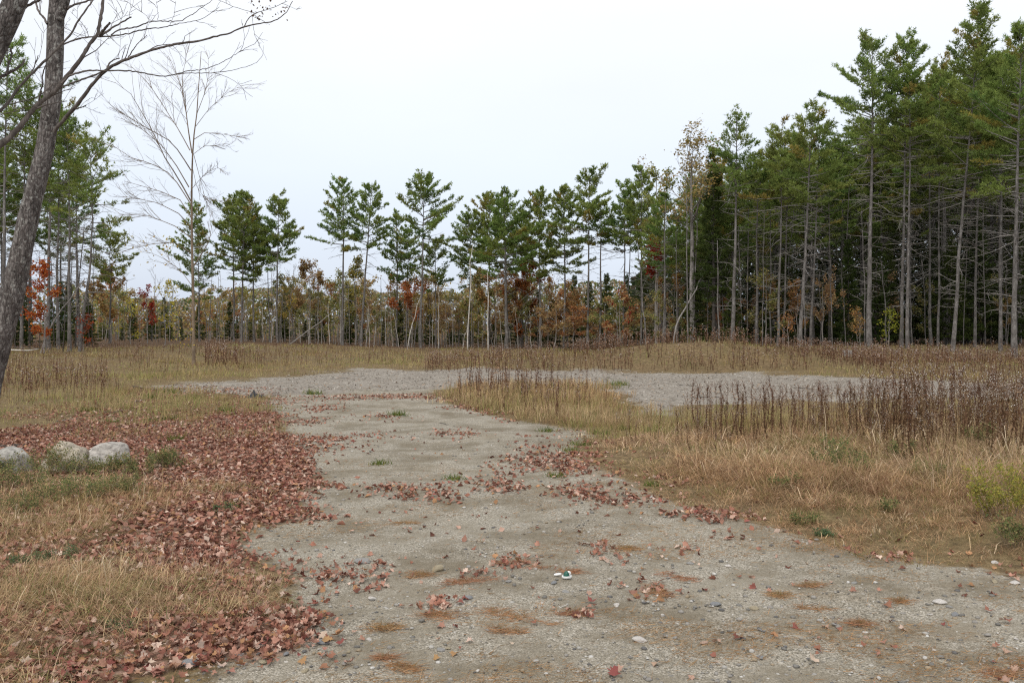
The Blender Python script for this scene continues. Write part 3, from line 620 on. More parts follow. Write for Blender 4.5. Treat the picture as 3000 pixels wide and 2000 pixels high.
for i in range(150):
    kind = seq[r.integers(len(seq))]; vx = 225 + (1480 - 225) * (i + r.random()) / 150
    d = r.uniform(73, 90); x = (vx - CX) * d / F; z = float(terr(x, d))
    vyt = np.interp(vx, [200, 330, 420, 560, 720, 830, 1000, 1200, 1330, 1500], [655, 680, 680, 650, 640, 640, 650, 640, 680, 690]) + r.uniform(-5, 85)
    if kind == 'bare': vyt -= r.uniform(0, 55)
    H = CAMZ + (HZ - vyt) * d / F - z; vs = UV[kind]; h0 = 5.0 if kind == 'red' else (6.5 if kind == 'bare' else 5.5); s = H / h0
    put_tree(NAM[kind], LAB[kind] + ' ' + near(vx), CATS[kind], (x, d, z), vs[r.integers(len(vs))], 'autumn saplings under the pines: ' + kind, r.uniform(0, 6.28), (s * r.uniform(0.9, 1.4),) * 2 + (s,))
for i in range(16):
    kind = ['olive', 'brown', 'olive', 'orange'][r.integers(4)]; vx = 1235 + 290 * (i + r.random()) / 16; d = r.uniform(64, 74); x = (vx - CX) * d / F; z = float(terr(x, d)); s = (CAMZ + (HZ - r.uniform(690, 735)) * d / F - z) / 5.5
    put_tree('low_bush', {'olive': 'low olive bush', 'brown': 'low brown bush', 'orange': 'low orange bush'}[kind] + ' at the foot of the trunks ' + near(vx), 'bush', (x, d, z), UV[kind][r.integers(2)], 'low bushes below the sky holes', r.uniform(0, 6.28), (s * 1.9, s * 1.9, s))
# undergrowth inside the dark wood
for i in range(34):
    kind = ['olive', 'olive', 'brown', 'bare', 'orange'][r.integers(5)]; vx = 1500 + 870 * (i + r.random()) / 34; d = r.uniform(50, 60); x = (vx - CX) * d / F; z = float(terr(x, d))
    s = r.uniform(0.25, 0.75); vs = UV[kind]
    put_tree(NAM[kind], {'olive': 'green sapling in the shade of the dark wood', 'brown': 'brown-leaved sapling in the shade of the dark wood', 'bare': 'leafless sapling in the shade of the dark wood', 'orange': 'orange-leaved sapling in the shade of the dark wood'}[kind] + ' ' + near(vx), CATS[kind], (x, d, z), vs[r.integers(len(vs))], 'saplings in the dark wood: ' + kind, r.uniform(0, 6.28), s)
def one(name, label, cat, vx, vyt, d, parts, h0, w=1.0, rz=0.0):
    x = (vx - CX) * d / F; z = float(terr(x, d)); s = (CAMZ + (HZ - vyt) * d / F - z) / h0
    return put_tree(name, label, cat, (x, d, z), parts, None, rz, (s * w, s * w, s))
one('autumn_maple', 'bright orange-red maple beside the big grey trunk', 'maple tree', 100, 612, 42, bl_meshes(3101, 5, 0.95, 0.05, [(0.42, 0.12, 0.035), (0.36, 0.085, 0.03), (0.46, 0.19, 0.05)], 1700, size=0.08, crown0=0.12, lim=12), 5)
one('autumn_maple', 'small crimson maple at the foot of the dark pine group', 'maple tree', 190, 730, 44, bl_meshes(3102, 2.2, 0.5, 0.025, RED, 420, size=0.06, crown0=0.35), 2.2)
one('autumn_maple', 'crimson sapling half hidden by yellow leaves left of bare tree', 'maple tree', 338, 672, 66, bl_meshes(3103, 5, 1.0, 0.05, RED, 800, size=0.09), 5)
one('autumn_birch', 'sapling sprinkled with bright yellow leaves left of bare tree', 'birch tree', 378, 660, 60, bl_meshes(3104, 5, 1.7, 0.04, [(0.55, 0.44, 0.05), (0.5, 0.42, 0.1), (0.4, 0.38, 0.06)], 420, size=0.10, crown0=0.15), 5)
one('autumn_birch', 'yellow-flecked sapling beside the small yellowing pine', 'birch tree', 300, 690, 62, bl_meshes(3105, 4, 1.3, 0.04, [(0.55, 0.44, 0.05), (0.5, 0.42, 0.1)], 260, size=0.10, crown0=0.15), 4)
one('autumn_oak', 'rounded orange-brown oak beside the yellowing pine', 'oak tree', 255, 636, 68, bl_meshes(3106, 5.5, 1.7, 0.07, BROWN + ORANGE, 2400, size=0.10), 5.5)
one('autumn_oak', 'rounded russet oak in the open gap of sky', 'oak tree', 712, 633, 74, bl_meshes(3107, 6, 1.9, 0.07, BROWN, 2600, size=0.10), 6)
one('autumn_oak', 'yellow-green oak between the lopsided and leaning pines', 'oak tree', 816, 612, 75, bl_meshes(3108, 6.5, 1.3, 0.07, OLIVE + YELLOW, 1700, size=0.10), 6.5)
one('autumn_maple', 'vivid orange maple left of the broad flat-boughed pine', 'maple tree', 945, 668, 73, bl_meshes(3109, 5, 1.8, 0.06, [(0.46, 0.20, 0.06), (0.40, 0.16, 0.05), (0.38, 0.20, 0.08)], 2000, size=0.10), 5)
one('autumn_oak', 'large rust-orange oak behind the stout wide-crowned pine', 'oak tree', 1205, 622, 73, bl_meshes(3110, 6.4, 1.9, 0.07, [(0.30, 0.12, 0.035), (0.36, 0.15, 0.04), (0.22, 0.12, 0.04)], 3600, size=0.10, crown0=0.1), 6.4)
one('autumn_oak', 'brown oak under the left side of the dense middle clump', 'oak tree', 1100, 640, 74, bl_meshes(3111, 6, 1.6, 0.07, BROWN + OLIVE, 2300, size=0.10, crown0=0.1), 6)
one('autumn_maple', 'orange and crimson maple at the foot of the sky holes', 'maple tree', 1425, 690, 62, bl_meshes(3112, 4, 1.4, 0.05, ORANGE + BROWN + RED[:1], 1700, size=0.09, crown0=0.1), 4)
one('autumn_maple', 'dark red maple crown hanging before the dark wood', 'maple tree', 1512, 590, 56, bl_meshes(3113, 5.5, 0.95, 0.05, [(0.22, 0.035, 0.02), (0.28, 0.05, 0.025)], 700, size=0.09, crown0=0.75, lim=7), 5.5)
one('autumn_oak', 'tall pale oak with thin yellow top above the dark wood', 'oak tree', 1590, 345, 53, bl_meshes(3114, 10.6, 2.3, 0.14, [(0.36, 0.25, 0.09), (0.42, 0.30, 0.14), (0.24, 0.2, 0.06)], 2200, size=0.065, crown0=0.6, lim=16, lev=3, bark=M_DEAD), 11, 1.35)
one('autumn_birch', 'thin tall tree with pale yellow-green leaves beside high green pine', 'birch tree', 1508, 395, 58, bl_meshes(3115, 10.5, 1.1, 0.09, [(0.26, 0.28, 0.09), (0.34, 0.33, 0.11), (0.18, 0.2, 0.06)], 1900, size=0.085, crown0=0.45, lim=14), 10.5)
one('autumn_birch', 'yellow-topped tree peeping out right of the narrow spruce', 'birch tree', 1655, 390, 56, bl_meshes(3116, 10, 1.0, 0.08, [(0.40, 0.30, 0.06), (0.34, 0.25, 0.06)], 1500, size=0.085, crown0=0.6, lim=9), 10)
one('autumn_birch', 'small bright yellow-green sapling between thick pale trunk and its neighbour', 'sapling', 2045, 722, 46, bl_meshes(3117, 1.9, 0.6, 0.02, [(0.34, 0.33, 0.04), (0.26, 0.28, 0.05)], 330, size=0.06, crown0=0.3), 1.9)
one('autumn_maple', 'small orange sapling left of the thick pale trunk', 'maple tree', 1975, 722, 47, bl_meshes(3118, 1.9, 0.6, 0.02, ORANGE, 240, size=0.06, crown0=0.3), 1.9)
one('autumn_maple', 'small orange sapling among the thin pole trunks', 'maple tree', 1812, 735, 47.5, bl_meshes(3119, 1.7, 0.6, 0.02, ORANGE, 240, size=0.06, crown0=0.3), 1.7)

# thin poles: grey stems, birches, leaning dead trunks
def pole(name, label, cat, pts, w, mat, group=None, nt_=10, seed=0, k=6):
    """pts: [(col, row, distance)] foot first."""
    r = rg(seed + 500); P = A([px(*p) for p in pts]); t = np.linspace(0, 1, len(P)); tt = np.linspace(0, 1, 9)
    Q = np.stack([np.interp(tt, t, P[:, i]) for i in range(3)], -1); Q[1:-1] += r.normal(0, 0.025, (7, 3)); foot = Q[0].copy()
    z = float(terr(foot[0], foot[1])); Q[0, 2] = z - 0.15; base = A([foot[0], foot[1], z])
    R = w * foot[1] / F / 2 * np.linspace(1, 0.45, 9); bt = B(); tubes(bt, Q - base, R, k, A([1., 1, 1])); tw = B(); SP = []; SR = []
    for j in range(nt_):
        i = r.integers(3, 8); f = r.random(); p = Q[i] * (1 - f) + Q[i + 1] * f - base; e = r.normal(0, 1, 3); e[2] = abs(e[2]) * 0.6; e = norm(e) * r.uniform(0.3, 1.1)
        SP.append(A([p, p + e * 0.5 + r.normal(0, 0.05, 3), p + e])); SR.append(A([0.010, 0.008, 0.004]))
    parts = [('trunk', bt.mesh('trunk', mat, True))]
    if SP: tubes(tw, A(SP), A(SR), 3, A([1., 1, 1])); parts.append(('twigs', tw.mesh('twigs', mat, True)))
    return put_tree(name, label, cat, base, parts, group)
pole('birch_tree', 'white birch stem left of the stout wide-crowned pine, nearest the broad pine', 'birch tree', [(1074, 803, 66), (1076, 740, 66), (1081, 640, 66), (1080, 600, 66), (1086, 560, 66)], 3.6, M_BIRCH, seed=1)
pole('birch_tree', 'white birch stem close left of the stout wide-crowned pine', 'birch tree', [(1121, 800, 65), (1121, 740, 65), (1122, 680, 65), (1119, 655, 65), (1120, 625, 65)], 3.4, M_BIRCH, seed=2)
pole('birch_tree', 'pale birch leaning right at the foot of the broad pine', 'birch tree', [(935, 802, 67), (945, 750, 67), (958, 705, 67), (966, 680, 67)], 2.6, M_BIRCH, seed=3)
pole('dead_trunk', 'dead grey trunk leaning across the sky-gap thicket', 'dead tree', [(648, 806, 66), (700, 765, 66.5), (766, 716, 67)], 4.0, M_DEAD, seed=4, nt_=4)
pole('dead_trunk', 'dead grey trunk slanting up before the dark wood', 'dead tree', [(1540, 770, 50), (1570, 715, 51), (1600, 660, 52), (1628, 607, 53)], 4.5, M_DEAD, seed=5, nt_=6)
pole('dead_trunk', 'dead pale trunk leaning through the orange maple at the left', 'dead tree', [(92, 805, 43), (120, 745, 43), (165, 680, 43.5), (195, 640, 44)], 4.0, M_DEAD, seed=6, nt_=12)
pole('dead_trunk', 'short broken pale snag at the edge of the dark wood', 'dead tree', [(1760, 788, 47), (1762, 765, 47)], 3.0, M_DEAD, seed=7, nt_=0)
pole('dead_trunk', 'standing pale snag with broken top near the narrow spruce', 'dead tree', [(1651, 790, 50), (1649, 690, 50), (1648, 552, 50)], 4.0, M_PBARK, seed=8, nt_=12)
r = rg(91); pv = []
for i in range(80):
    vx = 560 + (1250 - 560) * (i + r.random()) / 80; d = r.uniform(69, 76); h = r.uniform(60, 170); ln = r.normal(0, 8)
    pole('sapling_stem', 'thin pale sapling stem in the thicket ' + near(vx), 'sapling', [(vx, 802, d), (vx + ln * 0.4, 802 - h * 0.5, d), (vx + ln, 802 - h, d)], r.uniform(1.0, 2.2), [M_DEAD, M_BIRCH, M_PBARK][r.integers(3)], 'thin stems in the middle thicket', 5, 100 + i, 4)
for i in range(20):
    vx = 225 + (560 - 225) * (i + r.random()) / 20; d = r.uniform(68, 76); h = r.uniform(60, 190); ln = r.normal(0, 8)
    pole('sapling_stem', 'thin grey sapling stem in the thicket ' + near(vx), 'sapling', [(vx, 802, d), (vx + ln * 0.4, 802 - h * 0.5, d), (vx + ln, 802 - h, d)], r.uniform(1.0, 2.2), [M_DEAD, M_PBARK][r.integers(2)], 'thin stems around the bare tree', 7, 200 + i, 4)
for i in range(34):
    vx = 1480 + (2350 - 1480) * (i + r.random()) / 34; d = r.uniform(47.5, 54); h = r.uniform(150, 420); ln = r.normal(0, 12)
    pole('sapling_stem', 'thin pole trunk at the dark wood edge ' + near(vx), 'sapling', [(vx, 795, d), (vx + ln * 0.4, 795 - h * 0.5, d), (vx + ln, 795 - h, d)], r.uniform(2.0, 5.0), M_PBARK, 'pole trunks at the dark wood edge', 22, 300 + i, 5)
for i in range(14):
    vx = 5 + 220 * (i + r.random()) / 14; d = r.uniform(45, 52); h = r.uniform(120, 380); ln = r.normal(0, 10)
    pole('sapling_stem', 'thin dark stem in the left pine group ' + near(vx), 'sapling', [(vx, 800, d), (vx + ln * 0.4, 800 - h * 0.5, d), (vx + ln, 800 - h, d)], r.uniform(2.0, 4.0), M_DBARK, 'thin stems in the left pine group', 14, 400 + i, 5)

# ------------------------------------------------------------------ the tall bare tree
def bare_tree():
    r = rg(4040); d0 = 37.0; base = px(445, 840, d0); base[2] = float(terr(base[0], d0))
    tb, lb, lf = B(), B(), B()
    def line(pts, dy): 
        n = len(pts); return A([px(a, b, d0 + dy * i / max(1, n - 1)) for i, (a, b) in enumerate(pts)])
    def resample(P, m):
        s = np.concatenate([[0], np.cumsum(np.linalg.norm(np.diff(P, axis=0), axis=1))]); u = np.linspace(0, s[-1], m)
        return np.stack([np.interp(u, s, P[:, i]) for i in range(3)], -1)
    tr = line([(445, 850), (444, 700), (441, 560), (440, 470), (441, 380), (443, 345), (446, 305), (452, 262), (456, 200), (460, 150), (462, 118)], 0.6)
    px1 = d0 / F
    tubes(tb, resample(tr, 16) - base, np.linspace(5.6, 0.8, 16) * px1 * 0.75, 8, A([1., 1, 1]))
    prim = [([(441, 352), (434, 310), (428, 262), (422, 215), (404, 165), (386, 128)], 1.2, 2.2), ([(439, 392), (410, 346), (385, 320), (340, 296), (290, 266), (250, 246)], -1.5, 2.0),
     ([(436, 345), (410, 297), (395, 275), (372, 238), (340, 190), (300, 152)], 1.8, 2.0), ([(434, 430), (405, 380), (370, 332), (320, 292), (278, 272)], -0.5, 1.8),
     ([(440, 472), (420, 440), (395, 402), (350, 376), (300, 362), (250, 328)], 0.8, 2.0), ([(440, 465), (410, 410), (380, 365), (350, 300), (300, 215), (265, 190)], -1.8, 2.4),
     ([(450, 290), (480, 250), (520, 215), (552, 198)], -1, 1.2), ([(446, 320), (470, 305), (510, 308), (560, 317)], 0.8, 1.2), ([(443, 355), (470, 335), (520, 335)], 1.4, 1.0),
     ([(439, 500), (415, 460), (370, 440), (300, 420), (285, 416)], 1.0, 1.6), ([(438, 520), (410, 490), (360, 465), (290, 452)], -1.0, 1.6), ([(437, 545), (400, 518), (340, 495), (275, 492)], 0.3, 1.5),
     ([(438, 580), (400, 556), (350, 560), (285, 576)], -0.8, 1.4), ([(440, 655), (415, 620), (370, 590), (330, 575)], 0.8, 1.2), ([(445, 355), (462, 420), (475, 470), (500, 500)], 0.9, 1.0),
     ([(444, 430), (470, 400), (500, 385), (515, 395)], -0.9, 1.0), ([(446, 610), (465, 580), (480, 555), (486, 522)], -0.5, 2.2), ([(428, 262), (418, 215), (420, 170), (432, 110)], 0.6, 1.2),
     ([(452, 262), (470, 215), (480, 170), (478, 130)], 0.5, 1.2), ([(441, 380), (452, 430), (470, 455), (515, 465)], 0.6, 0.9)]
    out, tips = [], []
    for k, (pts, dy, w) in enumerate(prim):
        P = resample(line(pts, dy), 9); L = np.linalg.norm(np.diff(P, axis=0), axis=1).sum()
        out.append((P, w * px1 * np.linspace(0.72, 0.18, 9)))
        for j in range(13):
            i = r.integers(2, 8); f = r.random(); p = P[i] * (1 - f) + P[i + 1] * f if i < 8 else P[8]; tg = norm(P[min(i + 1, 8)] - P[i])
            e = r.normal(0, 1, 3); e = norm(e - tg * (e @ tg)); dd = norm(tg + e * r.uniform(0.3, 0.75) + A([0, 0, 0.18]))
            grow(r, p, dd, L * r.uniform(0.16, 0.38), 0.009, 1, out, tips, 0.55, 0.08, (3, 6), 6, 0.5, 0.25, 0.12)
    out = [(p - base, np.maximum(q, 0.0032)) for p, q in out]
    tubes_list(lb, out, 4)
    yl = [(0.5, 0.36, 0.08), (0.42, 0.28, 0.08), (0.5, 0.42, 0.12)]
    for cx_, cy_, n, s in [(325, 560, 34, 22), (385, 565, 26, 14), (425, 770, 40, 26), (395, 720, 30, 22), (350, 600, 16, 30), (440, 735, 20, 14)]:
        c = A([px(cx_ + r.normal(0, s), cy_ + r.normal(0, 8 + s * 0.2), d0 + r.normal(0, 0.6)) for _ in range(n)]) - base
        leaf_quads(lf, r, c, 0.05, pick(r, yl, n), 0.2)
    put_tree('bare_tree', 'tall leafless tree standing alone in the clearing, branches sweeping left', 'tree', base,
        [('trunk', tb.mesh('trunk', M_BARE, True)), ('branches', lb.mesh('branches', M_BARE, True)), ('last_leaves', lf.mesh('last_leaves', M_LEAF))])
bare_tree()

# ------------------------------------------------------------------ near trees at the left edge
def near_trees():
    r = rg(5050)
    def resample(P, R, m):
        P = A(P, float); s = np.concatenate([[0], np.cumsum(np.linalg.norm(np.diff(P, axis=0), axis=1))]); u = np.linspace(0, s[-1], m)
        Q = np.stack([np.interp(u, s, P[:, i]) for i in range(3)], -1)
        for _ in range(2): Q[1:-1] = 0.25 * Q[:-2] + 0.5 * Q[1:-1] + 0.25 * Q[2:]
        return Q, np.interp(u, s, R)
    def z1(*p): return [(a / 3.333, b / 3.333) for a, b in p]
    def trunk(pts, base, k=22, m=60, name='trunk', amp=0.05, seed=0):
        P = [px(a, b, d) for a, b, w, d in pts]; R = [w * d / F / 2 for a, b, w, d in pts]
        Q, RR = resample(P, R, m); bt = B(); tubes(bt, Q - base, RR, k, A([1., 1, 1])); v, f, c = bt.data()
        ang = np.tile(np.arange(k), m); ring = np.repeat(np.arange(m), k); nrm = norm(v - (Q - base)[ring])
        a2 = ang / k * 2 * pi
        bump = (fbm(np.cos(a2) * 3 + 9 + ring * 0.05, np.sin(a2) * 3 + ring * 0.35, seed + 3, 4) - 0.5) * 2.0 + 0.5 * (vnoise(ang * 1.3, ring * 0.2, seed) - 0.5)
        v = v + nrm * (RR[ring] * amp * 2.4 * bump)[:, None]
        return mkmesh(name, v, f, c, M_MAPLE, True)
    def limbs(lst, base, d0, extra=0, seed=1, twig_r=0.0035):
        bt = B(); rr = rg(seed); allp = []
        for pts, w0, w1, dy in lst:
            n = len(pts); P = [px(a, b, d0 + dy * i / (n - 1)) for i, (a, b) in enumerate(pts)]; sc = d0 / F / 2
            Q, RR = resample(P, list(np.linspace(w0, w1, n) * sc), max(8, n * 4)); Q[1:-1] += rr.normal(0, 0.0028, Q[1:-1].shape)
            RR = RR * rr.uniform(0.88, 1.15, len(RR)); tubes(bt, Q - base, RR, 7, A([1., 1, 1])); allp.append((Q, RR))
        out, tips = [], []
        for Q, RR in allp:
            if extra and len(Q) > 10:
                for j in range(extra):
                    i = rr.integers(len(Q) // 3, len(Q) - 1); tg = norm(Q[i + 1] - Q[i]); e = rr.normal(0, 1, 3); e = norm(e - tg * (e @ tg))
                    grow(rr, Q[i], norm(tg * 0.7 + e * 0.7 + A([0, 0, 0.15])), rr.uniform(0.15, 0.5), max(twig_r, RR[i] * 0.35), 1, out, tips, 0.6, 0.05, (1, 4), 6, 0.5, 0.3, 0.14)
        if out: tubes_list(bt, [(p - base, np.maximum(q, 0.0018)) for p, q in out], 4)
        return bt.mesh('limbs', M_TWIG, True)
    # A: grey leaning trunk
    dA = 13.0; bA = px(-62, 1000, dA); bA[2] = float(terr(bA[0], dA))
    tA = [(-66, 1040, 86, dA), (-60, 1000, 74, dA), (-34, 900, 60, dA), (-8, 800, 54, dA), (8, 752, 52, dA), (32, 660, 49, dA), (50, 572, 46, dA), (69, 482, 43, dA), (90, 400, 41, dA), (110, 310, 39, dA), (121, 230, 37, dA), (125, 150, 36, dA), (128, 60, 35, dA), (130, 0, 33, dA), (131, -80, 30, dA), (136, -160, 26, dA), (140, -260, 20, dA), (150, -420, 8, dA)]
    fork = [(136, 45, 20, 12.9), (146, 18, 21, 12.85), (156, -20, 19, 12.8), (172, -120, 15, 12.7), (190, -260, 8, 12.5)]
    e = ob('maple_tree', None, None, bA); tag(e, 'big grey rough-barked tree leaning in from the left edge', 'tree')
    ob('trunk', trunk(tA, bA, seed=5, amp=0.06), e); ob('trunk_fork', trunk(fork, bA, 12, 20, 'trunk_fork', seed=8), e)
    LA = [(z1((415, 1010), (500, 900), (570, 830), (640, 740), (720, 630), (800, 545), (870, 500), (950, 460), (1040, 430), (1120, 400), (1230, 365), (1390, 330), (1540, 315), (1640, 280), (1750, 260), (1870, 205), (2000, 180), (2120, 160), (2200, 90), (2240, 10)), 9, 1.3, -1.2),
          (z1((440, 690), (470, 670), (600, 620), (740, 570), (810, 535)), 4.5, 3.5, -0.4), (z1((490, 340), (560, 310), (620, 295), (680, 285), (760, 280)), 4, 3, -0.6),
          (z1((360, 185), (340, 140), (300, 100), (280, 50), (262, -20)), 5, 4, 0.4), (z1((500, 80), (560, 40), (650, 15), (750, -10)), 6, 3, -0.5),
          (z1((980, 445), (1020, 380), (1060, 330), (1125, 270)), 2.4, 1.2, -0.2), (z1((1120, 400), (1200, 350), (1290, 338), (1415, 348)), 2.6, 0.8, 0.2), (z1((820, 520), (840, 480), (870, 460), (915, 445)), 4, 2, 0.1),
          (z1((1870, 205), (1900, 140), (1960, 100), (2100, 60), (2200, 10)), 2.2, 0.9, -0.3), (z1((1930, 110), (1940, 220), (1960, 300), (1990, 350)), 1.0, 0.6, 0.2), (z1((570, 835), (610, 825), (660, 810)), 3.6, 2.2, 0.1),
          (z1((1960, 105), (1800, 60), (1650, -10)), 1.2, 0.9, 0.2), (z1((680, 285), (660, 220), (620, 170), (540, 90)), 1.4, 0.7, 0.3)]
    ob('limbs', limbs(LA, bA, dA - 0.1, 3, 61), e)
    lf = B(); c = A([px(*(A(z1((r.uniform(1880, 2230), 0)))[0][0], max(-12, r.normal(20, 16)), dA - 1.1 + r.normal(0, 0.15))) for _ in range(46)]) - bA
    c = np.concatenate([c, A([px((r.normal(1960, 35)) / 3.333, r.normal(132, 14) / 3.333 , dA - 1.1) for _ in range(14)]) - bA])
    leaf_quads(lf, r, c, 0.022, pick(r, [(0.10, 0.055, 0.035), (0.07, 0.04, 0.03), (0.16, 0.09, 0.05)], len(c)), 0.0)
    ob('withered_leaves', lf.mesh('withered_leaves', M_LEAF), e)
    # B: nearer tree, only its upper trunk and boughs reach into the corner
    dB = 9.2; bB = px(-330, 1100, dB); bB[2] = float(terr(bB[0], dB))
    tB = [(-340, 1190, 92, dB), (-330, 1110, 76, dB), (-290, 900, 66, dB), (-225, 650, 62, dB), (-150, 420, 58, dB), (-70, 220, 54, dB), (4, 75, 50, dB), (38, 0, 48, dB), (62, -70, 44, dB), (90, -200, 36, dB), (120, -400, 18, dB)]
    e = ob('maple_tree', None, None, bB); tag(e, 'dark tree in the upper left corner with boughs across the grey trunk', 'tree')
    ob('trunk', trunk(tB, bB, seed=15, amp=0.05), e)
    LB = [([(-148, 420), (-90, 392), (-40, 362)] + z1((0, 1115), (60, 1060), (140, 990), (200, 910), (280, 800), (370, 740), (440, 680), (500, 600), (560, 530), (640, 420), (700, 320), (750, 260), (775, 120), (790, -20)), 15, 7, 0.6),
          ([(-60, 200), (-30, 268)] + z1((0, 860), (60, 790), (120, 700), (230, 580), (350, 460), (480, 330), (540, 270), (600, 150), (700, 20), (740, -30)), 8, 3.5, 0.8),
          (z1((470, 640), (530, 580), (600, 558), (680, 542), (760, 540), (840, 540), (940, 542), (1040, 548), (1120, 565), (1200, 582), (1290, 582), (1350, 570), (1430, 545), (1540, 535), (1640, 505), (1720, 470), (1830, 400), (1960, 330), (2010, 250)), 4.6, 0.8, 0.4),
          (z1((1350, 570), (1440, 562), (1540, 560), (1640, 560), (1740, 545), (1840, 525), (1980, 480), (2020, 400), (2015, 350)), 2.2, 0.6, 0.3),
          (z1((760, 270), (800, 225), (840, 175)), 7, 5, -0.1), (z1((765, 275), (830, 235), (900, 190), (1005, 132)), 5.5, 3, 0.2),
          (z1((740, 282), (840, 278), (940, 268), (1050, 242), (1130, 220), (1230, 215), (1300, 200), (1360, 180), (1480, 168), (1560, 140), (1620, 100), (1680, 55)), 3.6, 0.8, 0.4),
          (z1((850, 270), (900, 235), (960, 218), (1040, 210), (1100, 185), (1180, 162), (1280, 163), (1380, 165), (1460, 120), (1540, 60), (1600, 25), (1640, -15)), 3.4, 1.0, 0.3),
          (z1((300, 775), (310, 700), (330, 640), (325, 570), (350, 500)), 4, 2.2, -0.2), (z1((320, 720), (400, 650), (440, 640)), 3.5, 2, 0.2), (z1((285, 830), (340, 805), (420, 790), (515, 775)), 4, 2, 0.1),
          (z1((-60, 650), (0, 590), (50, 570), (120, 530), (180, 490), (183, 455)), 8, 4, 0.2), (z1((45, 575), (60, 520), (90, 430), (82, 370)), 5, 4, 0.1), (z1((240, 560), (270, 490), (292, 425)), 3, 1.5, 0.1),
          (z1((-40, 190), (40, 130), (150, 85), (230, 35), (330, -15)), 9, 5, 0.1), (z1((-80, 870), (0, 880), (120, 850), (250, 800)), 3, 1.5, 0.2), (z1((480, 310), (455, 260), (470, 220), (510, 215)), 2.4, 1.2, 0.1),
          (z1((1150, 165), (1120, 120), (1080, 90), (1045, 30)), 1.0, 0.6, 0.1), (z1((1210, 160), (1208, 90), (1200, 10)), 1.0, 0.6, 0.1), (z1((920, 265), (920, 160), (960, 60), (990, -10)), 1.2, 0.6, 0.1), (z1((1300, 200), (1330, 120), (1345, 10)), 1.0, 0.6, 0.1)]
    ob('limbs', limbs(LB, bB, dB + 0.1, 2, 62, 0.003), e)
near_trees()

# ------------------------------------------------------------------ boulders, logs, stump, rubbish
def ico(sub):
    p = (1 + 5 ** 0.5) / 2
    v = A([(-1, p, 0), (1, p, 0), (-1, -p, 0), (1, -p, 0), (0, -1, p), (0, 1, p), (0, -1, -p), (0, 1, -p), (p, 0, -1), (p, 0, 1), (-p, 0, -1), (-p, 0, 1)], float)
    f = A([(0, 11, 5), (0, 5, 1), (0, 1, 7), (0, 7, 10), (0, 10, 11), (1, 5, 9), (5, 11, 4), (11, 10, 2), (10, 7, 6), (7, 1, 8), (3, 9, 4), (3, 4, 2), (3, 2, 6), (3, 6, 8), (3, 8, 9), (4, 9, 5), (2, 4, 11), (6, 2, 10), (8, 6, 7), (9, 8, 1)])
    v = norm(v)
    for _ in range(sub):
        m = {}; v = list(v); nf = []
        def mid(a, b):
            k = (min(a, b), max(a, b))
            if k not in m: m[k] = len(v); q = v[a] + v[b]; v.append(q / np.linalg.norm(q))
            return m[k]
        for a, b, c in f:
            x, y, z = mid(a, b), mid(b, c), mid(c, a); nf += [(a, x, z), (b, y, x), (c, z, y), (x, y, z)]
        v = A(v); f = A(nf)
    return v, f
def rockmesh(seed, sub, cuts=7, rough=0.10, flat=0.35, tint=(1, 1, 1), mat=None):
    r = rg(seed); v, f = ico(sub); v = v.copy()
    for _ in range(cuts):
        n = norm(r.normal(0, 1, 3)); k = r.uniform(0.62, 0.9); dd = v @ n; v = v - np.maximum(dd - k, 0)[:, None] * n * 0.85
    v = v * (1 + rough * 2 * (A([fbm(v[:, 0] * 2 + seed, v[:, 1] * 2 + v[:, 2] * 1.7, seed, 4)]).T - 0.5))
    return mkmesh('rock', v, f, np.tile(A(tint, float), (len(v), 1)), mat or M_STONE, True)
def boulder(vx, vy, w, h, depth, label, seed, rz, tint=(1, 1, 1), cuts=6):
    x, d = g2(vx, vy); z = float(terr(x, d)); s = d / F
    o = ob('boulder', rockmesh(seed, 4, cuts + 9, 0.13, tint=A(tint) * 0.92, mat=M_BOULDER), None, (x, d + depth * 0.4, z + h * s * 0.28), rz, (w * s * 0.56, depth * 0.6, h * s * 0.88)); tag(o, label, 'boulder')
boulder(130, 1096, 98, 68, 0.45, 'pale tan two-humped boulder among green weeds', 11, 0.5, (1.0, 0.95, 0.85))
boulder(234, 1076, 108, 48, 0.5, 'rounded grey boulder with a flat right shoulder beside the tan one', 23, 0.2, (0.95, 0.95, 0.97))
boulder(5, 1094, 86, 54, 0.5, 'grey boulder cut off by the left picture edge', 17, 0.9, (0.86, 0.88, 0.9))
def log(pts, w, label, mat, seed, name='log', cat='log', taper=0.6, lift=0.03):
    """pts: (col,row) on the ground."""
    P = []
    for a, b in pts:
        x, d = g2(a, b)
        for _ in range(6):
            z = float(terr(x, d)); d = (CAMZ - z) * F / (b - HZ); x = (a - CX) * d / F
        P.append((x, d, float(terr(x, d)) + lift))
    P = A(P); r = rg(seed); t = np.linspace(0, 1, len(P)); tt = np.linspace(0, 1, 8); Q = np.stack([np.interp(tt, t, P[:, i]) for i in range(3)], -1); Q[1:-1] += r.normal(0, 0.012, (6, 3)); base = Q[0].copy()
    R = w * base[1] / F / 2 * np.linspace(1, taper, 8); bt = B(); Q2 = np.concatenate([Q[:1], Q, Q[-1:]]); R2 = np.concatenate([[0.0005], R, [0.0005]])
    tubes(bt, Q2 - base, R2, 8, A([1., 1, 1])); o = ob(name, bt.mesh(name, mat, True), None, base); tag(o, label, cat)
log([(-30, 827), (12, 827), (60, 827), (88, 826)], 4.2, 'long pale fallen log in the far grass by the grey trunk', M_BIRCH, 1, lift=0.25)
log([(10, 820), (60, 819), (130, 815)], 2.0, 'thin dark fallen stem lying behind the pale log', M_TWIG, 2, lift=0.3)
log([(305, 889), (360, 896)], 2.6, 'dark brown stick on the chip strip left of the track', M_TWIG, 3, 'stick', 'stick')
log([(310, 926), (338, 918)], 1.8, 'short grey stick in the leaves below the chip strip', M_DEAD, 4, 'stick', 'stick')
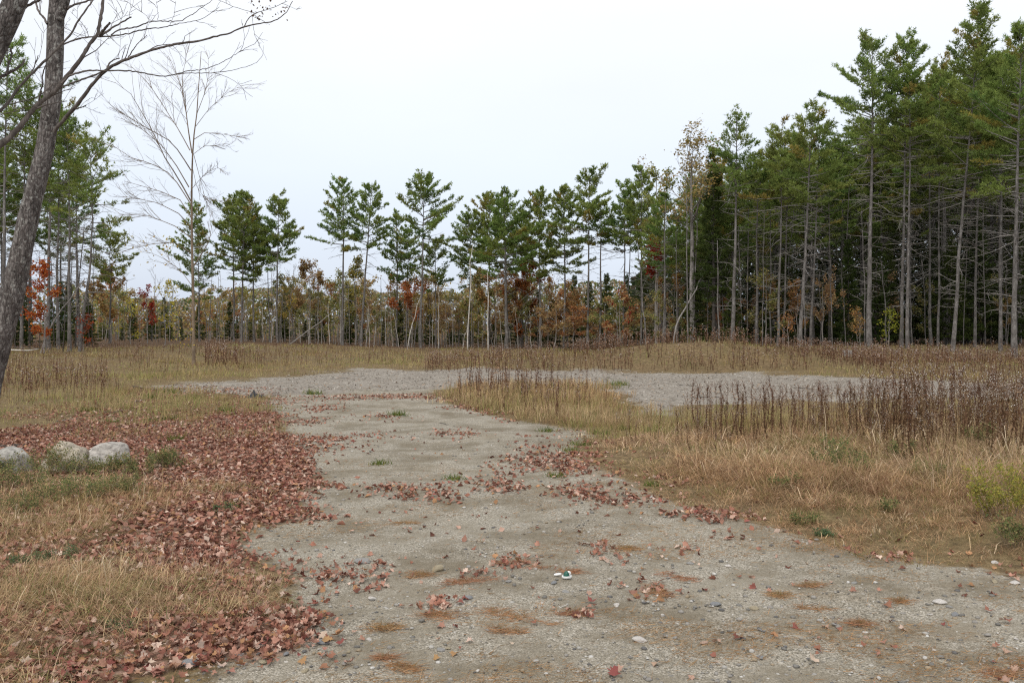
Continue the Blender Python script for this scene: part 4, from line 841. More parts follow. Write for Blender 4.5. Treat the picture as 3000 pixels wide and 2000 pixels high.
log([(260, 985), (300, 983)], 3, 'dark slab of bark lying in the leaves behind the boulders', M_DBARK, 5, 'bark_slab', 'bark')
log([(338, 1058), (352, 1052)], 6, 'dark chunk of bark beside the rounded grey boulder', M_DBARK, 6, 'bark_chunk', 'bark')
log([(0, 1030), (58, 1026)], 8, 'rotting dark log in the leaves above the cut-off boulder', M_DBARK, 7)
log([(1590, 914), (1655, 916)], 2.2, 'dark stick lying on the far chip strip beyond the weed island', M_DBARK, 8, 'stick', 'stick')
log([(1905, 1388), (1850, 1392)], 1.2, 'thin dark twig on the gravel near a needle mat', M_DBARK, 9, 'twig', 'twig', lift=0.006)
log([(1285, 1394), (1322, 1392)], 2.8, 'white wood splinter on the gravel below the crushed cup', M_BIRCH, 10, 'splinter', 'wood chip', lift=0.008)
log([(930, 1003), (962, 1002)], 1.8, 'white splinter lying across the track', M_BIRCH, 12, 'splinter', 'wood chip', lift=0.008)
log([(1010, 972), (1060, 985)], 1.4, 'thin grey twig on the track beyond the leaf line', M_DBARK, 13, 'twig', 'twig', lift=0.006)
for i, (a, b, c, e_, w_, m_, w1, w2) in enumerate([(395, 946, 430, 934, 2.0, M_DEAD, 'pale crooked stick', 'above the tuft row'), (330, 985, 372, 975, 2.4, M_DEAD, 'pale grey stick', 'in the leaves right of the bark slab'), (240, 948, 300, 944, 2.2, M_DBARK, 'dark stick', 'at the back edge of the leaves'), (560, 918, 540, 930, 1.6, M_TWIG, 'short brown stick', 'below the black cloth'), (130, 968, 190, 962, 2.0, M_DEAD, 'long grey stick', 'in the back leaves by the left grass'), (470, 960, 505, 957, 1.5, M_TWIG, 'thin brown stick', 'in the middle of the leaf field'), (20, 985, 70, 978, 2.0, M_DEAD, 'grey stick', 'in the leaves by the left edge'), (640, 1020, 612, 1024, 1.6, M_DBARK, 'dark twig', 'at the leaf and gravel border'), (1560, 885, 1600, 887, 1.6, M_DBARK, 'dark twig', 'on the far strip behind the island'), (1860, 893, 1815, 890, 1.8, M_DBARK, 'dark stick', 'on the far strip before the thicket'), (2100, 892, 2150, 899, 1.4, M_BIRCH, 'pale fallen branch', 'on the far strip at the right'), (760, 870, 800, 868, 1.5, M_DEAD, 'pale stick', 'on the far strip behind the track end')]):
    log([(a, b), (c, e_)], w_, w1 + ' lying ' + w2, m_, 40 + i, 'stick', 'stick', lift=0.012)
# stump
def stump():
    d = 40.0; x = (1946 - CX) * d / F; z = float(terr(x, d)); s = d / F; bt = B(); k = 14; r = rg(8)
    H = 13 * s; prof = [(-0.1, 1.35), (0.1, 1.15), (0.45, 1.0), (0.96, 0.93), (1.0, 0.86), (1.0, 0.45), (0.985, 0.02)]
    a = np.arange(k) * 2 * pi / k; lob = 1 + 0.1 * r.normal(0, 1, k)
    V = np.concatenate([np.stack([np.cos(a) * lob * 11 * s * q, np.sin(a) * lob * 11 * s * q, np.full(k, h * H)], -1) for h, q in prof])
    f = []
    for i in range(len(prof) - 1):
        for j in range(k):
            p, q = i * k + j, i * k + (j + 1) % k; f += [(p, q, q + k), (p, q + k, p + k)]
    n4 = 4 * k; top = A([x_ for x_ in f if min(x_) >= n4]); side = A([x_ for x_ in f if min(x_) < n4])
    b1 = B(); b1.add(V, side, A([1., 1, 1])); b2 = B(); b2.add(V + A([0, 0, 0.004]), top, A([1., 1, 1]))
    e = ob('tree_stump', None, None, (x, d, z + 0.05)); tag(e, 'cut grey tree stump before the dark wood', 'stump')
    ob('bark', b1.mesh('bark', M_DEAD, True), e); ob('cut_face', b2.mesh('cut_face', M_BIRCH), e)
stump()
# crushed cup and its lid, black cloth
def lathe(prof, k=24, squash=(1, 1)):
    a = np.arange(k) * 2 * pi / k
    V = np.concatenate([np.stack([np.cos(a) * q * squash[0], np.sin(a) * q * squash[1], np.full(k, h)], -1) for q, h in prof]); f = []
    for i in range(len(prof) - 1):
        for j in range(k):
            p, q = i * k + j, i * k + (j + 1) % k; f += [(p, q, q + k), (p, q + k, p + k)]
    return V, A(f)
def rubbish():
    x, d = g2(1302, 1331); z = float(terr(x, d)); e = ob('crushed_cup', None, None, (x, d, z + 0.004), 0.3, 0.74); tag(e, 'crushed white and green paper cup on the gravel', 'litter')
    b = B(); V, f = lathe([(0.002, 0.012), (0.03, 0.012), (0.038, 0.02), (0.043, 0.022), (0.046, 0.018), (0.044, 0.008), (0.040, 0.0), (0.002, 0.0)], 26, (1.0, 0.8)); r = rg(3)
    V = V + 0.003 * (A([fbm(V[:, 0] * 60, V[:, 1] * 60, 4)]).T - 0.5) * 2; b.add(V, f, A([1., 1, 1])); ob('rim', b.mesh('rim', M_CUPW, True), e)
    b = B(); V, f = lathe([(0.033, 0.012), (0.032, 0.028), (0.028, 0.044), (0.020, 0.056), (0.010, 0.062), (0.001, 0.063)], 22, (0.85, 0.75)); V[:, 0] += 0.10 * (V[:, 2] - 0.012) - 0.006
    V = V + 0.006 * (A([fbm(V[:, 0] * 45, V[:, 1] * 45 + V[:, 2] * 30, 6)]).T - 0.5) * 2; b.add(V, f, A([1., 1, 1])); ob('cup_wall', b.mesh('cup_wall', M_CUPG, True), e)
    b = B(); V, f = lathe([(0.001, 0.0), (0.016, 0.002), (0.018, 0.008), (0.012, 0.016), (0.001, 0.02)], 16, (1.2, 0.7)); 
    c, s = math.cos(0.75), math.sin(0.75); V = np.stack([V[:, 0] * c + V[:, 2] * s, V[:, 1], -V[:, 0] * s + V[:, 2] * c], -1) + A([0.014, -0.012, 0.044]); b.add(V, f, A([1., 1, 1])); ob('folded_flap', b.mesh('folded_flap', M_CUPW, True), e)
    x, d = g2(1281, 1325); z = float(terr(x, d)); b = B(); V, f = lathe([(0.001, 0.010), (0.026, 0.011), (0.036, 0.010), (0.04, 0.006), (0.041, 0.0), (0.039, 0.0), (0.001, 0.004)], 24, (1, 0.62))
    V[:, 2] += 0.2 * V[:, 0] * 0.4 + 0.006; b.add(V, f, A([1., 1, 1])); o = ob('plastic_lid', b.mesh('plastic_lid', M_CUPW, True), None, (x, d, z + 0.004), 0.2, 0.66); tag(o, 'oval white plastic lid beside the crushed cup', 'litter')
    # black cloth
    x, d = g2(588, 911); z = float(terr(x, d)); n = 40; u, v = np.meshgrid(np.linspace(-1, 1, n), np.linspace(-1, 1, 18))
    w = np.interp(u, [-1, -0.5, 0.0, 0.28, 0.5, 0.72, 1.0], [0.05, 0.8, 1.0, 0.5, 0.22, 0.42, 0.35]); h = np.interp(u, [-1, -0.6, -0.2, 0.1, 0.4, 0.6, 0.8, 1.0], [0.02, 0.08, 0.16, 0.11, 0.075, 0.05, 0.085, 0.03])
    zz = h * np.maximum(0, 1 - np.abs(v) ** 1.7) * (1 + 0.9 * (fbm(u * 5, v * 3, 2) - 0.5)) ; V = np.stack([u * 0.21, v * w * 0.14 + 0.02 * np.sin(u * 6), zz], -1).reshape(-1, 3)
    i = (np.arange(17)[:, None] * n + np.arange(n - 1)[None]).ravel(); f = np.concatenate([np.stack([i, i + 1, i + n + 1], -1), np.stack([i, i + n + 1, i + n], -1)])
    o = ob('black_cloth', mkmesh('black_cloth', V, f, None, M_BLACK, True), None, (x, d, z + 0.004), -0.1); tag(o, 'crumpled black cloth lying left of the track', 'litter')
rubbish()

# loose stones that can be picked out one by one: (col, row, width) in the view, colour, words
STONES = [(834, 1290, 42, 0, 'flat grey stone'), (1006, 1311, 36, 1, 'tan loaf-shaped stone'), (856, 1371, 28, 2, 'white angular stone'), (1074, 1380, 26, 3, 'bluish-grey flat stone'), (770, 1474, 32, 4, 'brown rounded stone'),
 (742, 1483, 34, 3, 'flat bluish stone'), (1012, 1497, 24, 0, 'pale grey stone'), (847, 1470, 18, 2, 'small white stone'), (949, 1458, 14, 1, 'small tan stone'), (801, 1501, 14, 1, 'small tan pebble'), (894, 1520, 13, 2, 'small white pebble'), (1272, 1344, 22, 3, 'bluish stone'),
 (1168, 1344, 17, 0, 'pale grey stone'), (1029, 1495, 13, 1, 'tan pebble'), (1470, 1477, 36, 2, 'large white flat stone'), (1617, 1479, 23, 5, 'pinkish wedge-shaped stone'), (1551, 1467, 14, 0, 'upright pale stone'), (1644, 1389, 30, 3, 'flat bluish stone'), (1731, 1399, 24, 1, 'tan flat stone'),
 (1672, 1294, 20, 2, 'white stone'), (1585, 1288, 20, 0, 'pale grey stone'), (1560, 1275, 14, 2, 'small white stone'), (1497, 1137, 15, 2, 'white stone'), (1299, 1363, 20, 0, 'grey stone'), (1522, 1413, 13, 2, 'white pebble'), (1416, 1392, 16, 2, 'white flat pebble'), (1746, 1450, 20, 3, 'dark grey flat stone'),
 (2157, 1384, 36, 2, 'long white stone'), (1917, 1434, 18, 0, 'pale grey stone'), (2194, 1414, 22, 3, 'slate-blue stone'), (2298, 1513, 17, 0, 'round grey stone'), (2313, 1530, 24, 1, 'tan stone'), (2286, 1288, 22, 2, 'whitish stone'), (1989, 1464, 20, 5, 'pinkish stone'), (1962, 1342, 18, 0, 'grey stone'),
 (1746, 1516, 22, 3, 'dark bluish stone'), (2136, 1411, 14, 2, 'white pebble'), (1986, 1453, 16, 2, 'white pebble'), (2334, 1471, 15, 2, 'white pebble'), (435, 1533, 46, 3, 'large flat bluish stone'), (606, 1530, 28, 1, 'tan stone'), (595, 1489, 30, 0, 'grey stone'), (552, 1533, 19, 3, 'bluish stone'), (552, 1511, 18, 0, 'grey pebble'), (657, 1511, 20, 3, 'bluish pebble'),
 (2330, 1342, 26, 2, 'pale stone'), (2284, 1338, 22, 1, 'tan stone'), (2180, 1395, 18, 0, 'grey pebble'), (1120, 1455, 14, 0, 'grey pebble'), (1400, 1330, 12, 2, 'white pebble'), (700, 1545, 22, 1, 'tan stone')]
TINT = [(0.36, 0.35, 0.33), (0.42, 0.36, 0.25), (0.68, 0.64, 0.59), (0.285, 0.29, 0.295), (0.24, 0.19, 0.14), (0.50, 0.35, 0.27)]
SMESH = {c: [rockmesh(600 + c * 5 + j, 2, 16, 0.12, tint=TINT[c]) for j in range(3)] for c in range(6)}
def where(vx, vy):
    a = 'near the bottom edge' if vy > 1500 else ('in the near gravel' if vy > 1420 else ('midway up the gravel' if vy > 1330 else 'further up the gravel'))
    refs = [(435, 'by the left leaf drift'), (850, 'left of the orange needle mats'), (1080, 'between the needle mats'), (1290, 'near the crushed cup'), (1500, 'right of the crushed cup'), (1720, 'in the right half of the gravel'), (1960, 'towards the right verge'), (2200, 'right of the long white stone'), (2320, 'close to the right picture edge')]
    return a, min(refs, key=lambda q: abs(q[0] - vx))[1]
seen = set()
for i, (vx, vy, w, c, words_) in enumerate(STONES):
    x, d = g2(vx, vy); z = float(terr(x, d)); s = w * d / F / 2; r = rg(700 + i); a, b = where(vx, vy); lab = f'{words_} {b}, {a}'
    if lab in seen: lab = f'{words_} {b}, {a}, further right'
    seen.add(lab); hh = r.uniform(0.28, 0.5)
    o = ob('stone', SMESH[c][r.integers(3)], None, (x, d, z + s * hh * 0.45), 0, 1, (r.normal(0, 0.12), r.normal(0, 0.12), r.uniform(0, 6.28) if w < 30 else r.normal(0, 0.25)))
    o.scale = (s, s * r.uniform(0.6, 0.9), s * hh); tag(o, lab, 'stone', 'loose stones on the gravel')

# ------------------------------------------------------------------ gravel pebbles, chips (uncountable)
def pebbles():
    r = rg(17); iv, if_ = ico(0); N = 5600
    d = 3.4 * (14 / 3.4) ** r.random(N * 3); x = (r.random(N * 3) * 2 - 1) * (d * 0.62 + 0.4)
    keep = (sdp(TRACK, x, d) > -0.1) & (fbm(x * 1.3, d * 1.3, 51) + r.normal(0, 0.12, len(x)) > 0.46); x, d = x[keep][:N], d[keep][:N]; n = len(x)
    s = np.exp(r.normal(math.log(0.0064), 0.55, n)).clip(0.003, 0.02); sc = s[:, None] * np.stack([np.ones(n), r.uniform(0.6, 1, n), r.uniform(0.35, 0.65, n)], -1)
    a = r.uniform(0, 6.28, n); V = iv[None] * sc[:, None, :] * r.uniform(0.82, 1.18, (n, 12, 1)); ca, sa = np.cos(a)[:, None], np.sin(a)[:, None]
    V = np.stack([V[..., 0] * ca - V[..., 1] * sa, V[..., 0] * sa + V[..., 1] * ca, V[..., 2]], -1) + np.stack([x, d, terr(x, d) + s * 0.2], -1)[:, None, :]
    f = (if_[None] + np.arange(n)[:, None, None] * 12).reshape(-1, 3)
    c = pick(r, [(0.22, 0.21, 0.19), (0.34, 0.32, 0.29), (0.46, 0.44, 0.4), (0.16, 0.155, 0.15), (0.36, 0.29, 0.2), (0.62, 0.6, 0.56)], n, [0.24, 0.28, 0.16, 0.14, 0.10, 0.08])
    o = ob('gravel', mkmesh('gravel', V.reshape(-1, 3), f, np.repeat(c, 12, 0), M_STONE, True)); tag(o, 'fine grey gravel strewn over the track', 'gravel', kind='stuff')
pebbles()
def chips():
    r = rg(18); N = 11000; d = 15 + 19 * r.random(N * 3); x = (r.random(N * 3) * 2 - 1) * d * 0.62
    k = sdp(CHIP, x, d) + (fbm(x, d, 3) - 0.5) * 2 > 0; x, d = x[k][:N], d[k][:N]; n = len(x); C = np.stack([x, d, terr(x, d) + 0.02 + 0.015 * r.random(n)], -1)
    a = r.uniform(0, 6.28, n); l = r.uniform(0.012, 0.055, n)[:, None]; w = r.uniform(0.006, 0.016, n)[:, None]; u = np.stack([np.cos(a), np.sin(a), r.normal(0, 0.25, n)], -1); v = np.stack([-np.sin(a), np.cos(a), r.normal(0, 0.3, n)], -1)
    q = np.stack([C - u * l - v * w, C + u * l - v * w, C + u * l * 0.9 + v * w, C - u * l * 0.8 + v * w], 1); i = np.arange(n)[:, None] * 4
    f = np.concatenate([i + A([[0, 1, 2]]), i + A([[0, 2, 3]])]); c = pick(r, [(0.34, 0.31, 0.265), (0.26, 0.23, 0.195), (0.44, 0.41, 0.36), (0.12, 0.10, 0.085), (0.34, 0.25, 0.17)], n, [0.34, 0.30, 0.20, 0.04, 0.12])
    o = ob('wood_chips', mkmesh('wood_chips', q.reshape(-1, 3), f, np.repeat(c, 4, 0), M_LITTER)); tag(o, 'grey weathered wood chips and bark on the far strip', 'wood chips', kind='stuff')
chips()

# ------------------------------------------------------------------ fallen leaves
MAP = [(0, 1.0), (0.16, 0.62), (0.42, 0.78), (0.40, 0.48), (0.78, 0.42), (0.60, 0.12), (0.66, -0.18), (0.30, -0.22), (0.05, -0.52), (0.0, -1.0), (-0.05, -0.52), (-0.30, -0.22), (-0.66, -0.18), (-0.60, 0.12), (-0.78, 0.42), (-0.40, 0.48), (-0.42, 0.78), (-0.16, 0.62)]
def leafshape(seed):
    r = rg(seed); o = A(MAP) * r.uniform(0.85, 1.12, (len(MAP), 1)); n = len(o); v = np.zeros((n + 1, 3)); v[1:, :2] = o; v[0, 1] = -0.05
    c1, c2 = r.uniform(-0.7, 1.1), r.uniform(-0.5, 0.9); v[:, 2] = c1 * v[:, 0] ** 2 + c2 * v[:, 1] ** 2 + 0.25 * r.normal(0, 1) * v[:, 0] * v[:, 1] + r.normal(0, 0.08, n + 1)
    f = A([(0, i, i % n + 1) for i in range(1, n + 1)])[:, [0, 2, 1]]; return v, f
LPAL = [(0.30, 0.148, 0.10), (0.375, 0.21, 0.15), (0.46, 0.31, 0.235), (0.18, 0.085, 0.06), (0.57, 0.44, 0.35), (0.39, 0.23, 0.12), (0.26, 0.105, 0.08)]
LPP = [0.25, 0.25, 0.17, 0.14, 0.07, 0.09, 0.03]
LS = [leafshape(40 + i) for i in range(6)]
def litter():
    r = rg(19)
    # positions: density follows the drifts, spread so that the number per picture area stays even
    M = 290000; d = 3.6 * (27 / 3.6) ** (r.random(M) ** 0.9); x = (r.random(M) * 2 - 1) * (d * 0.60 + 0.5)
    den = leafdens(x, d); stray = 0.008 * sstep(16, 8, d); k = r.random(M) < np.maximum(den ** 1.15 * np.clip(d / 11, 0.42, 1.3), stray * np.clip(d / 11, 0.4, 1)); x, d = x[k], d[k]
    n = len(x); order = np.argsort(d); x, d = x[order], d[order]
    # the loose ones on open gravel and the nearest of the drift are picked apart
    size = 0.014 + 0.024 * r.random(n) ** 1.3; den = leafdens(x, d); C = np.stack([x, d, terr(x, d) + 0.010 + 0.035 * den * r.random(n)], -1)
    col = pick(r, LPAL, n, LPP) * r.uniform(0.7, 1.25, (n, 1)); inview = (np.abs(x) < d * 0.575) & (d > 4.15)
    idx = np.flatnonzero(inview); open_ = idx[(den[idx] < 0.25)][:110]; rest = idx[den[idx] >= 0.25][:190]; single = np.zeros(n, bool); single[open_] = True; single[rest] = True
    cols = A(LPAL)
    lm = {}
    for i in np.flatnonzero(single):
        s = int(r.integers(6)); c = int(np.argmin(np.abs(cols - col[i]).sum(1))); key = (s, c)
        if key not in lm: v, f = LS[s]; lm[key] = mkmesh('fallen_leaf', v, f, np.tile(cols[c], (len(v), 1)), M_LITTER)
        o = ob('fallen_leaf', lm[key], None, C[i] + A([0, 0, 0.004]), 0, float(size[i] * 1.08), (r.normal(0, 0.28), r.normal(0, 0.28), r.uniform(0, 6.28)))
        tone = ['red-brown', 'rusty brown', 'pale pinkish-brown', 'dark maroon', 'pale buff', 'orange-brown', 'deep red'][c]
        if den[i] < 0.25: tag(o, f'{tone} dead maple leaf lying loose on the open gravel', 'leaf', 'loose leaves on the gravel: ' + tone)
        else: tag(o, f'{tone} dead maple leaf on top of the nearest leaf drift', 'leaf', 'nearest leaves of the drifts: ' + tone)
    m = ~single; C, col, size, d2 = C[m], col[m], size[m], d[m]; n = len(C); bt = B(); sh = r.integers(0, 6, n)
    a, b, g = r.normal(0, 0.5, n), r.normal(0, 0.5, n), r.uniform(0, 6.28, n)
    Rx = np.zeros((n, 3, 3)); ca, sa, cb, sb, cg, sg = np.cos(a), np.sin(a), np.cos(b), np.sin(b), np.cos(g), np.sin(g)
    Rx[:, 0, 0] = cg * cb; Rx[:, 0, 1] = cg * sb * sa - sg * ca; Rx[:, 0, 2] = cg * sb * ca + sg * sa; Rx[:, 1, 0] = sg * cb; Rx[:, 1, 1] = sg * sb * sa + cg * ca; Rx[:, 1, 2] = sg * sb * ca - cg * sa; Rx[:, 2, 0] = -sb; Rx[:, 2, 1] = cb * sa; Rx[:, 2, 2] = cb * ca
    for j in range(6):
        for near in (True, False):
            q = (sh == j) & ((d2 < 6.8) == near)
            v, f = LS[j]
            if not near: v = v[[1, 4, 7, 10, 13, 16]]; f = A([(0, 2, 1), (0, 3, 2), (0, 4, 3), (0, 5, 4)])
            V = np.einsum('nij,kj->nki', Rx[q], v) * size[q][:, None, None] + C[q][:, None, :]; nn = q.sum()
            bt.add(V.reshape(-1, 3), (f[None] + np.arange(nn)[:, None, None] * len(v)).reshape(-1, 3), np.repeat(col[q], len(v), 0))
    o = ob('leaf_litter', bt.mesh('leaf_litter', M_LITTER)); tag(o, 'drift of reddish-brown fallen maple leaves along the track edges', 'fallen leaves', kind='stuff'); print('leaves', n)
litter()

# ------------------------------------------------------------------ grass
def grass(name, label, seed, N, dr, zone, hgt, wid, pal, pp=None, flat=0.5, per=22, rad=0.10, xw=0.62, wind=(0.3, 0.0), hmod=None):
    r = rg(seed); M = N // per * 8; d = dr[0] * (dr[1] / dr[0]) ** r.random(M); x = (r.random(M) * 2 - 1) * (d * xw + 0.4)
    k = r.random(M) < zone(x, d); x, d = x[k][:N // per], d[k][:N // per]; T = len(x)
    if T == 0: return
    th = r.uniform(0.55, 1.15, T) * hgt(x, d); tcol = pick(r, pal, T, pp) * r.uniform(0.85, 1.15, (T, 1)); tw = wid * np.clip(d / 9.0, 0.8, 6); pt = sstep(0.46, 0.6, fbm(x * 0.55 + 11, d * 0.55, seed, 3))[:, None]; tcol = tcol * (1 - pt) + tcol * A([0.96, 0.90, 0.86]) * pt
    a = r.uniform(0, 6.28, (T, per)); q = r.random((T, per)) ** 0.7 * rad * np.clip(d / 9, 0.8, 4)[:, None]
    bx = x[:, None] + np.cos(a) * q; by = d[:, None] + np.sin(a) * q; bx, by = bx.ravel(), by.ravel(); n = len(bx)
    h = np.repeat(th, per) * r.uniform(0.5, 1.2, n); dirx = np.cos(a).ravel() + wind[0] + r.normal(0, 0.5, n); diry = np.sin(a).ravel() + wind[1] + r.normal(0, 0.5, n); nn = np.hypot(dirx, diry) + 1e-6; dirx /= nn; diry /= nn
    bend = np.clip(r.normal(flat, 0.28, n), 0.05, 1.15); base = np.stack([bx, by, terr(bx, by) - 0.01], -1); dv = np.stack([dirx, diry, np.zeros(n)], -1); up = A([0, 0, 1.0])
    mid = base + up * (h * (0.58 - 0.28 * bend))[:, None] + dv * (h * bend * 0.34)[:, None]; tip = base + up * (h * np.maximum(0.06, 1.0 - 0.85 * bend))[:, None] + dv * (h * bend * 0.9)[:, None]
    s = r.uniform(0, 6.28, n); sv = np.stack([np.cos(s), np.sin(s), np.zeros(n)], -1) * (np.repeat(tw, per) * r.uniform(0.6, 1.3, n) * 0.5)[:, None]
    V = np.stack([base - sv, base + sv, mid - sv * 0.8, mid + sv * 0.8, tip], 1); i = np.arange(n)[:, None] * 5
    f = np.concatenate([i + A([[0, 1, 3]]), i + A([[0, 3, 2]]), i + A([[2, 3, 4]])]); c = np.repeat(tcol, per, 0) * r.uniform(0.75, 1.25, (n, 1))
    o = ob(name, mkmesh(name, V.reshape(-1, 3), f, np.repeat(c, 5, 0), M_GRASS)); tag(o, label, 'grass', kind='stuff'); print(name, n)
TAN = [(0.50, 0.365, 0.205), (0.60, 0.46, 0.28), (0.38, 0.265, 0.15), (0.34, 0.30, 0.13), (0.52, 0.36, 0.235), (0.24, 0.25, 0.095), (0.24, 0.15, 0.09)]
TANP = [0.26, 0.18, 0.18, 0.12, 0.12, 0.06, 0.08]
STRAW = [(0.66, 0.52, 0.32), (0.58, 0.43, 0.24), (0.72, 0.60, 0.42)]
FIELD = [(0.42, 0.33, 0.17), (0.38, 0.29, 0.15), (0.33, 0.31, 0.12), (0.26, 0.27, 0.10), (0.32, 0.22, 0.14)]
z1_ = lambda x, y: sstep(-0.2, 0.5, sdp(G1, x, y) + (fbm(x * 1.5, y * 1.5, 61) - 0.5) * 0.9) * (0.3 + 0.7 * sstep(0.35, 0.6, fbm(x * 0.9, y * 0.9, 62)))
h1_ = lambda x, y: 0.10 + (0.10 + 0.32 * sstep(0.38, 0.66, fbm(x * 0.8, y * 0.8, 63))) * sstep(0.1, 1.8, sdp(G1, x, y))
grass('dry_grass', 'tangled tan dry grass on the right verge', 101, 76000, (5.0, 16), z1_, h1_, 0.0050, TAN, TANP, 0.92, 26, 0.15, 0.64, (-0.3, -0.3))
grass('straw', 'long pale bent straws over the right verge grass', 111, 3200, (6.0, 16), z1_, lambda x, y: h1_(x, y) * 1.5, 0.0065, STRAW, None, 0.85, 6, 0.12, 0.64, (0.0, 0.0))
zl_ = lambda x, y: sstep(-0.3, 0.9, sdp(GL, x, y) + (fbm(x * 1.3, y * 1.3, 65) - 0.5) * 2.2) * (0.15 + 0.85 * sstep(0.38, 0.6, fbm(x * 1.1, y * 1.1, 69)))
grass('dry_grass', 'flattened tan grass mixed with leaves on the left verge', 102, 44000, (3.8, 11), zl_, lambda x, y: 0.12 + 0.20 * fbm(x * 0.8, y * 0.8, 66), 0.0040, TAN + [(0.14, 0.18, 0.06)], [0.26, 0.16, 0.20, 0.10, 0.11, 0.05, 0.05, 0.07], 1.02, 22, 0.16, 0.62, (0.5, 0.3))
grass('straw', 'single pale straws in the left verge grass', 112, 2200, (3.8, 11), zl_, lambda x, y: 0.28 + 0.1 * fbm(x, y, 6), 0.0045, STRAW, None, 0.75, 5, 0.12, 0.62, (0.4, 0.3))
zi_ = lambda x, y: sstep(-0.3, 0.8, sdp(ISL, x, y) + (fbm(x, y, 67) - 0.5) * 1.5)
grass('dry_grass', 'brown grass on the weed island beyond the track bend', 103, 18000, (13, 27), zi_, lambda x, y: 0.22 + 0.25 * fbm(x * 0.7, y * 0.7, 68), 0.0048, TAN, TANP, 0.5, 20, 0.12)
def zf_(x, y):
    g = (1 - sstep(-1.0, 0.6, sdp(CHIP, x, y) + (fbm(x * 0.7, y * 0.7, 70) - 0.5) * 2)) * (1 - sstep(-0.4, 0.3, sdp(TRACK, x, y))) * (1 - 0.6 * sstep(-0.5, 0.5, sdp(LEAFL, x, y)))
    front = np.interp(x, [-70, -24, -14, 0, 6, 10, 14, 30, 70], [47, 49, 71, 72, 68, 58, 52, 47, 45])
    return g * sstep(2, -2, y - front) * (0.4 + 0.6 * sstep(0.35, 0.6, fbm(x * 0.3, y * 0.3, 71)))
grass('field_grass', 'low tan and olive grass of the clearing and the mound', 104, 86000, (13, 74), zf_, lambda x, y: 0.10 + 0.26 * sstep(0.3, 0.7, fbm(x * 0.35, y * 0.35, 72)), 0.0042, FIELD, [0.32, 0.26, 0.14, 0.08, 0.20], 0.5, 20, 0.16, 0.62)
# small green tufts along the edges
GT = [g2(a, b) for a, b in [(200, 948), (255, 972), (355, 970), (395, 968), (400, 1012), (420, 1072), (545, 1162), (520, 945), (915, 955), (870, 1065), (1275, 1095), (1380, 995), (1430, 985), (1500, 1000), (1510, 992), (1260, 990), (1310, 1040), (1330, 1022), (1420, 885), (1500, 1112), (720, 905), (1040, 1100), (345, 915), (440, 920), (390, 905)]]
for i, (x, d) in enumerate(GT):
    r = rg(900 + i); n = 90; s = d / 10; a = r.uniform(0, 6.28, n); C = np.stack([r.normal(0, 0.06 * s, n), r.normal(0, 0.05 * s, n), np.zeros(n)], -1); D = np.stack([np.cos(a) * 0.7, np.sin(a) * 0.7, np.ones(n)], -1); bt = B()
    blades_at(bt, r, C, D, 1, 0.10 * max(0.7, s * 0.8), 0.008 * s, pick(r, [(0.10, 0.16, 0.035), (0.16, 0.19, 0.05), (0.07, 0.12, 0.03), (0.25, 0.23, 0.08)], n), 0.3)
    o = ob('grass_tuft', bt.mesh('grass_tuft', M_GRASS), None, (x, d, float(terr(x, d)))); tag(o, 'small green grass tuft growing at the edge of gravel and leaves', 'grass tuft', 'green tufts by the track')

# ------------------------------------------------------------------ green weeds and bushes
def bush(name, label, cat, vx, vy, w, h, pal, n, leaf=0.012, seed=0, group=None, stems=14):
    r = rg(seed); x, d = g2(vx, vy); z = float(terr(x, d)); R = w * d / F / 2; H = h * d / F; sb, lb = B(), B(); out, tips = [], []
    for i in range(stems):
        az = r.uniform(0, 6.28); q = r.random() ** 0.6; p = A([math.cos(az) * R * 0.75 * q, math.sin(az) * R * 0.6 * q, -0.02])
        grow(r, p, A([math.cos(az) * 0.4 * q, math.sin(az) * 0.4 * q, 1.0]), H * r.uniform(0.55, 1.05), 0.003, 1, out, tips, 0.7, 0.15, (4, 8), 6, 0.42, 0.25, 0.1)
    tubes_list(sb, out, 3); tp = np.concatenate(tips); c = tp[r.integers(0, len(tp), n)] + r.normal(0, 0.018, (n, 3)); c[:, 2] = np.maximum(c[:, 2], 0.005)
    leaf_quads(lb, r, c, leaf * d / 9, pick(r, pal, n), 0.3)
    return put_tree(name, label, cat, (x, d, z), [('stems', sb.mesh('stems', M_WEED, False) if False else sb.mesh('stems', M_BARE)), ('leaves', lb.mesh('leaves', M_LEAF))], group)
GW = [(0.16, 0.20, 0.08), (0.21, 0.235, 0.09), (0.28, 0.255, 0.11), (0.38, 0.29, 0.14), (0.11, 0.14, 0.06)]
BU = [(110, 1100, 110, 62, 'feathery green weed covering the left foot of the tan boulder'), (30, 1128, 120, 58, 'green weed in front of the boulder at the picture edge'), (215, 1092, 110, 42, 'green weed in front of the rounded grey boulder'), (300, 1092, 100, 46, 'green weed right of the rounded grey boulder'),
      (170, 1150, 150, 50, 'olive weed spreading below the tan boulder'), (270, 1135, 130, 46, 'olive weed right of the ones below the tan boulder'), (60, 1180, 150, 48, 'dark olive weed at the left edge below the boulders'), (380, 1068, 60, 40, 'slender green weed in the leaves right of the boulders'), (-20, 1090, 60, 46, 'green weed at the very picture edge')]
for i, (a, b, w, h, lab) in enumerate(BU): bush('green_weed', lab, 'weed', a, b + 6, w * 1.3, h * 1.15, GW, 1700, 0.010, 1200 + i, 'green weeds around the boulders', 30)
bush('yellow_bush', 'yellow-green feathery bush at the right picture edge', 'bush', 2318, 1222, 150, 128, [(0.36, 0.35, 0.07), (0.30, 0.31, 0.07), (0.42, 0.36, 0.10), (0.22, 0.25, 0.07)], 4200, 0.012, 1300, None, 22)
bush('green_weed', 'dark green bush below the yellow-green bush', 'weed', 2335, 1265, 70, 80, GW, 1200, 0.012, 1301, None, 12)
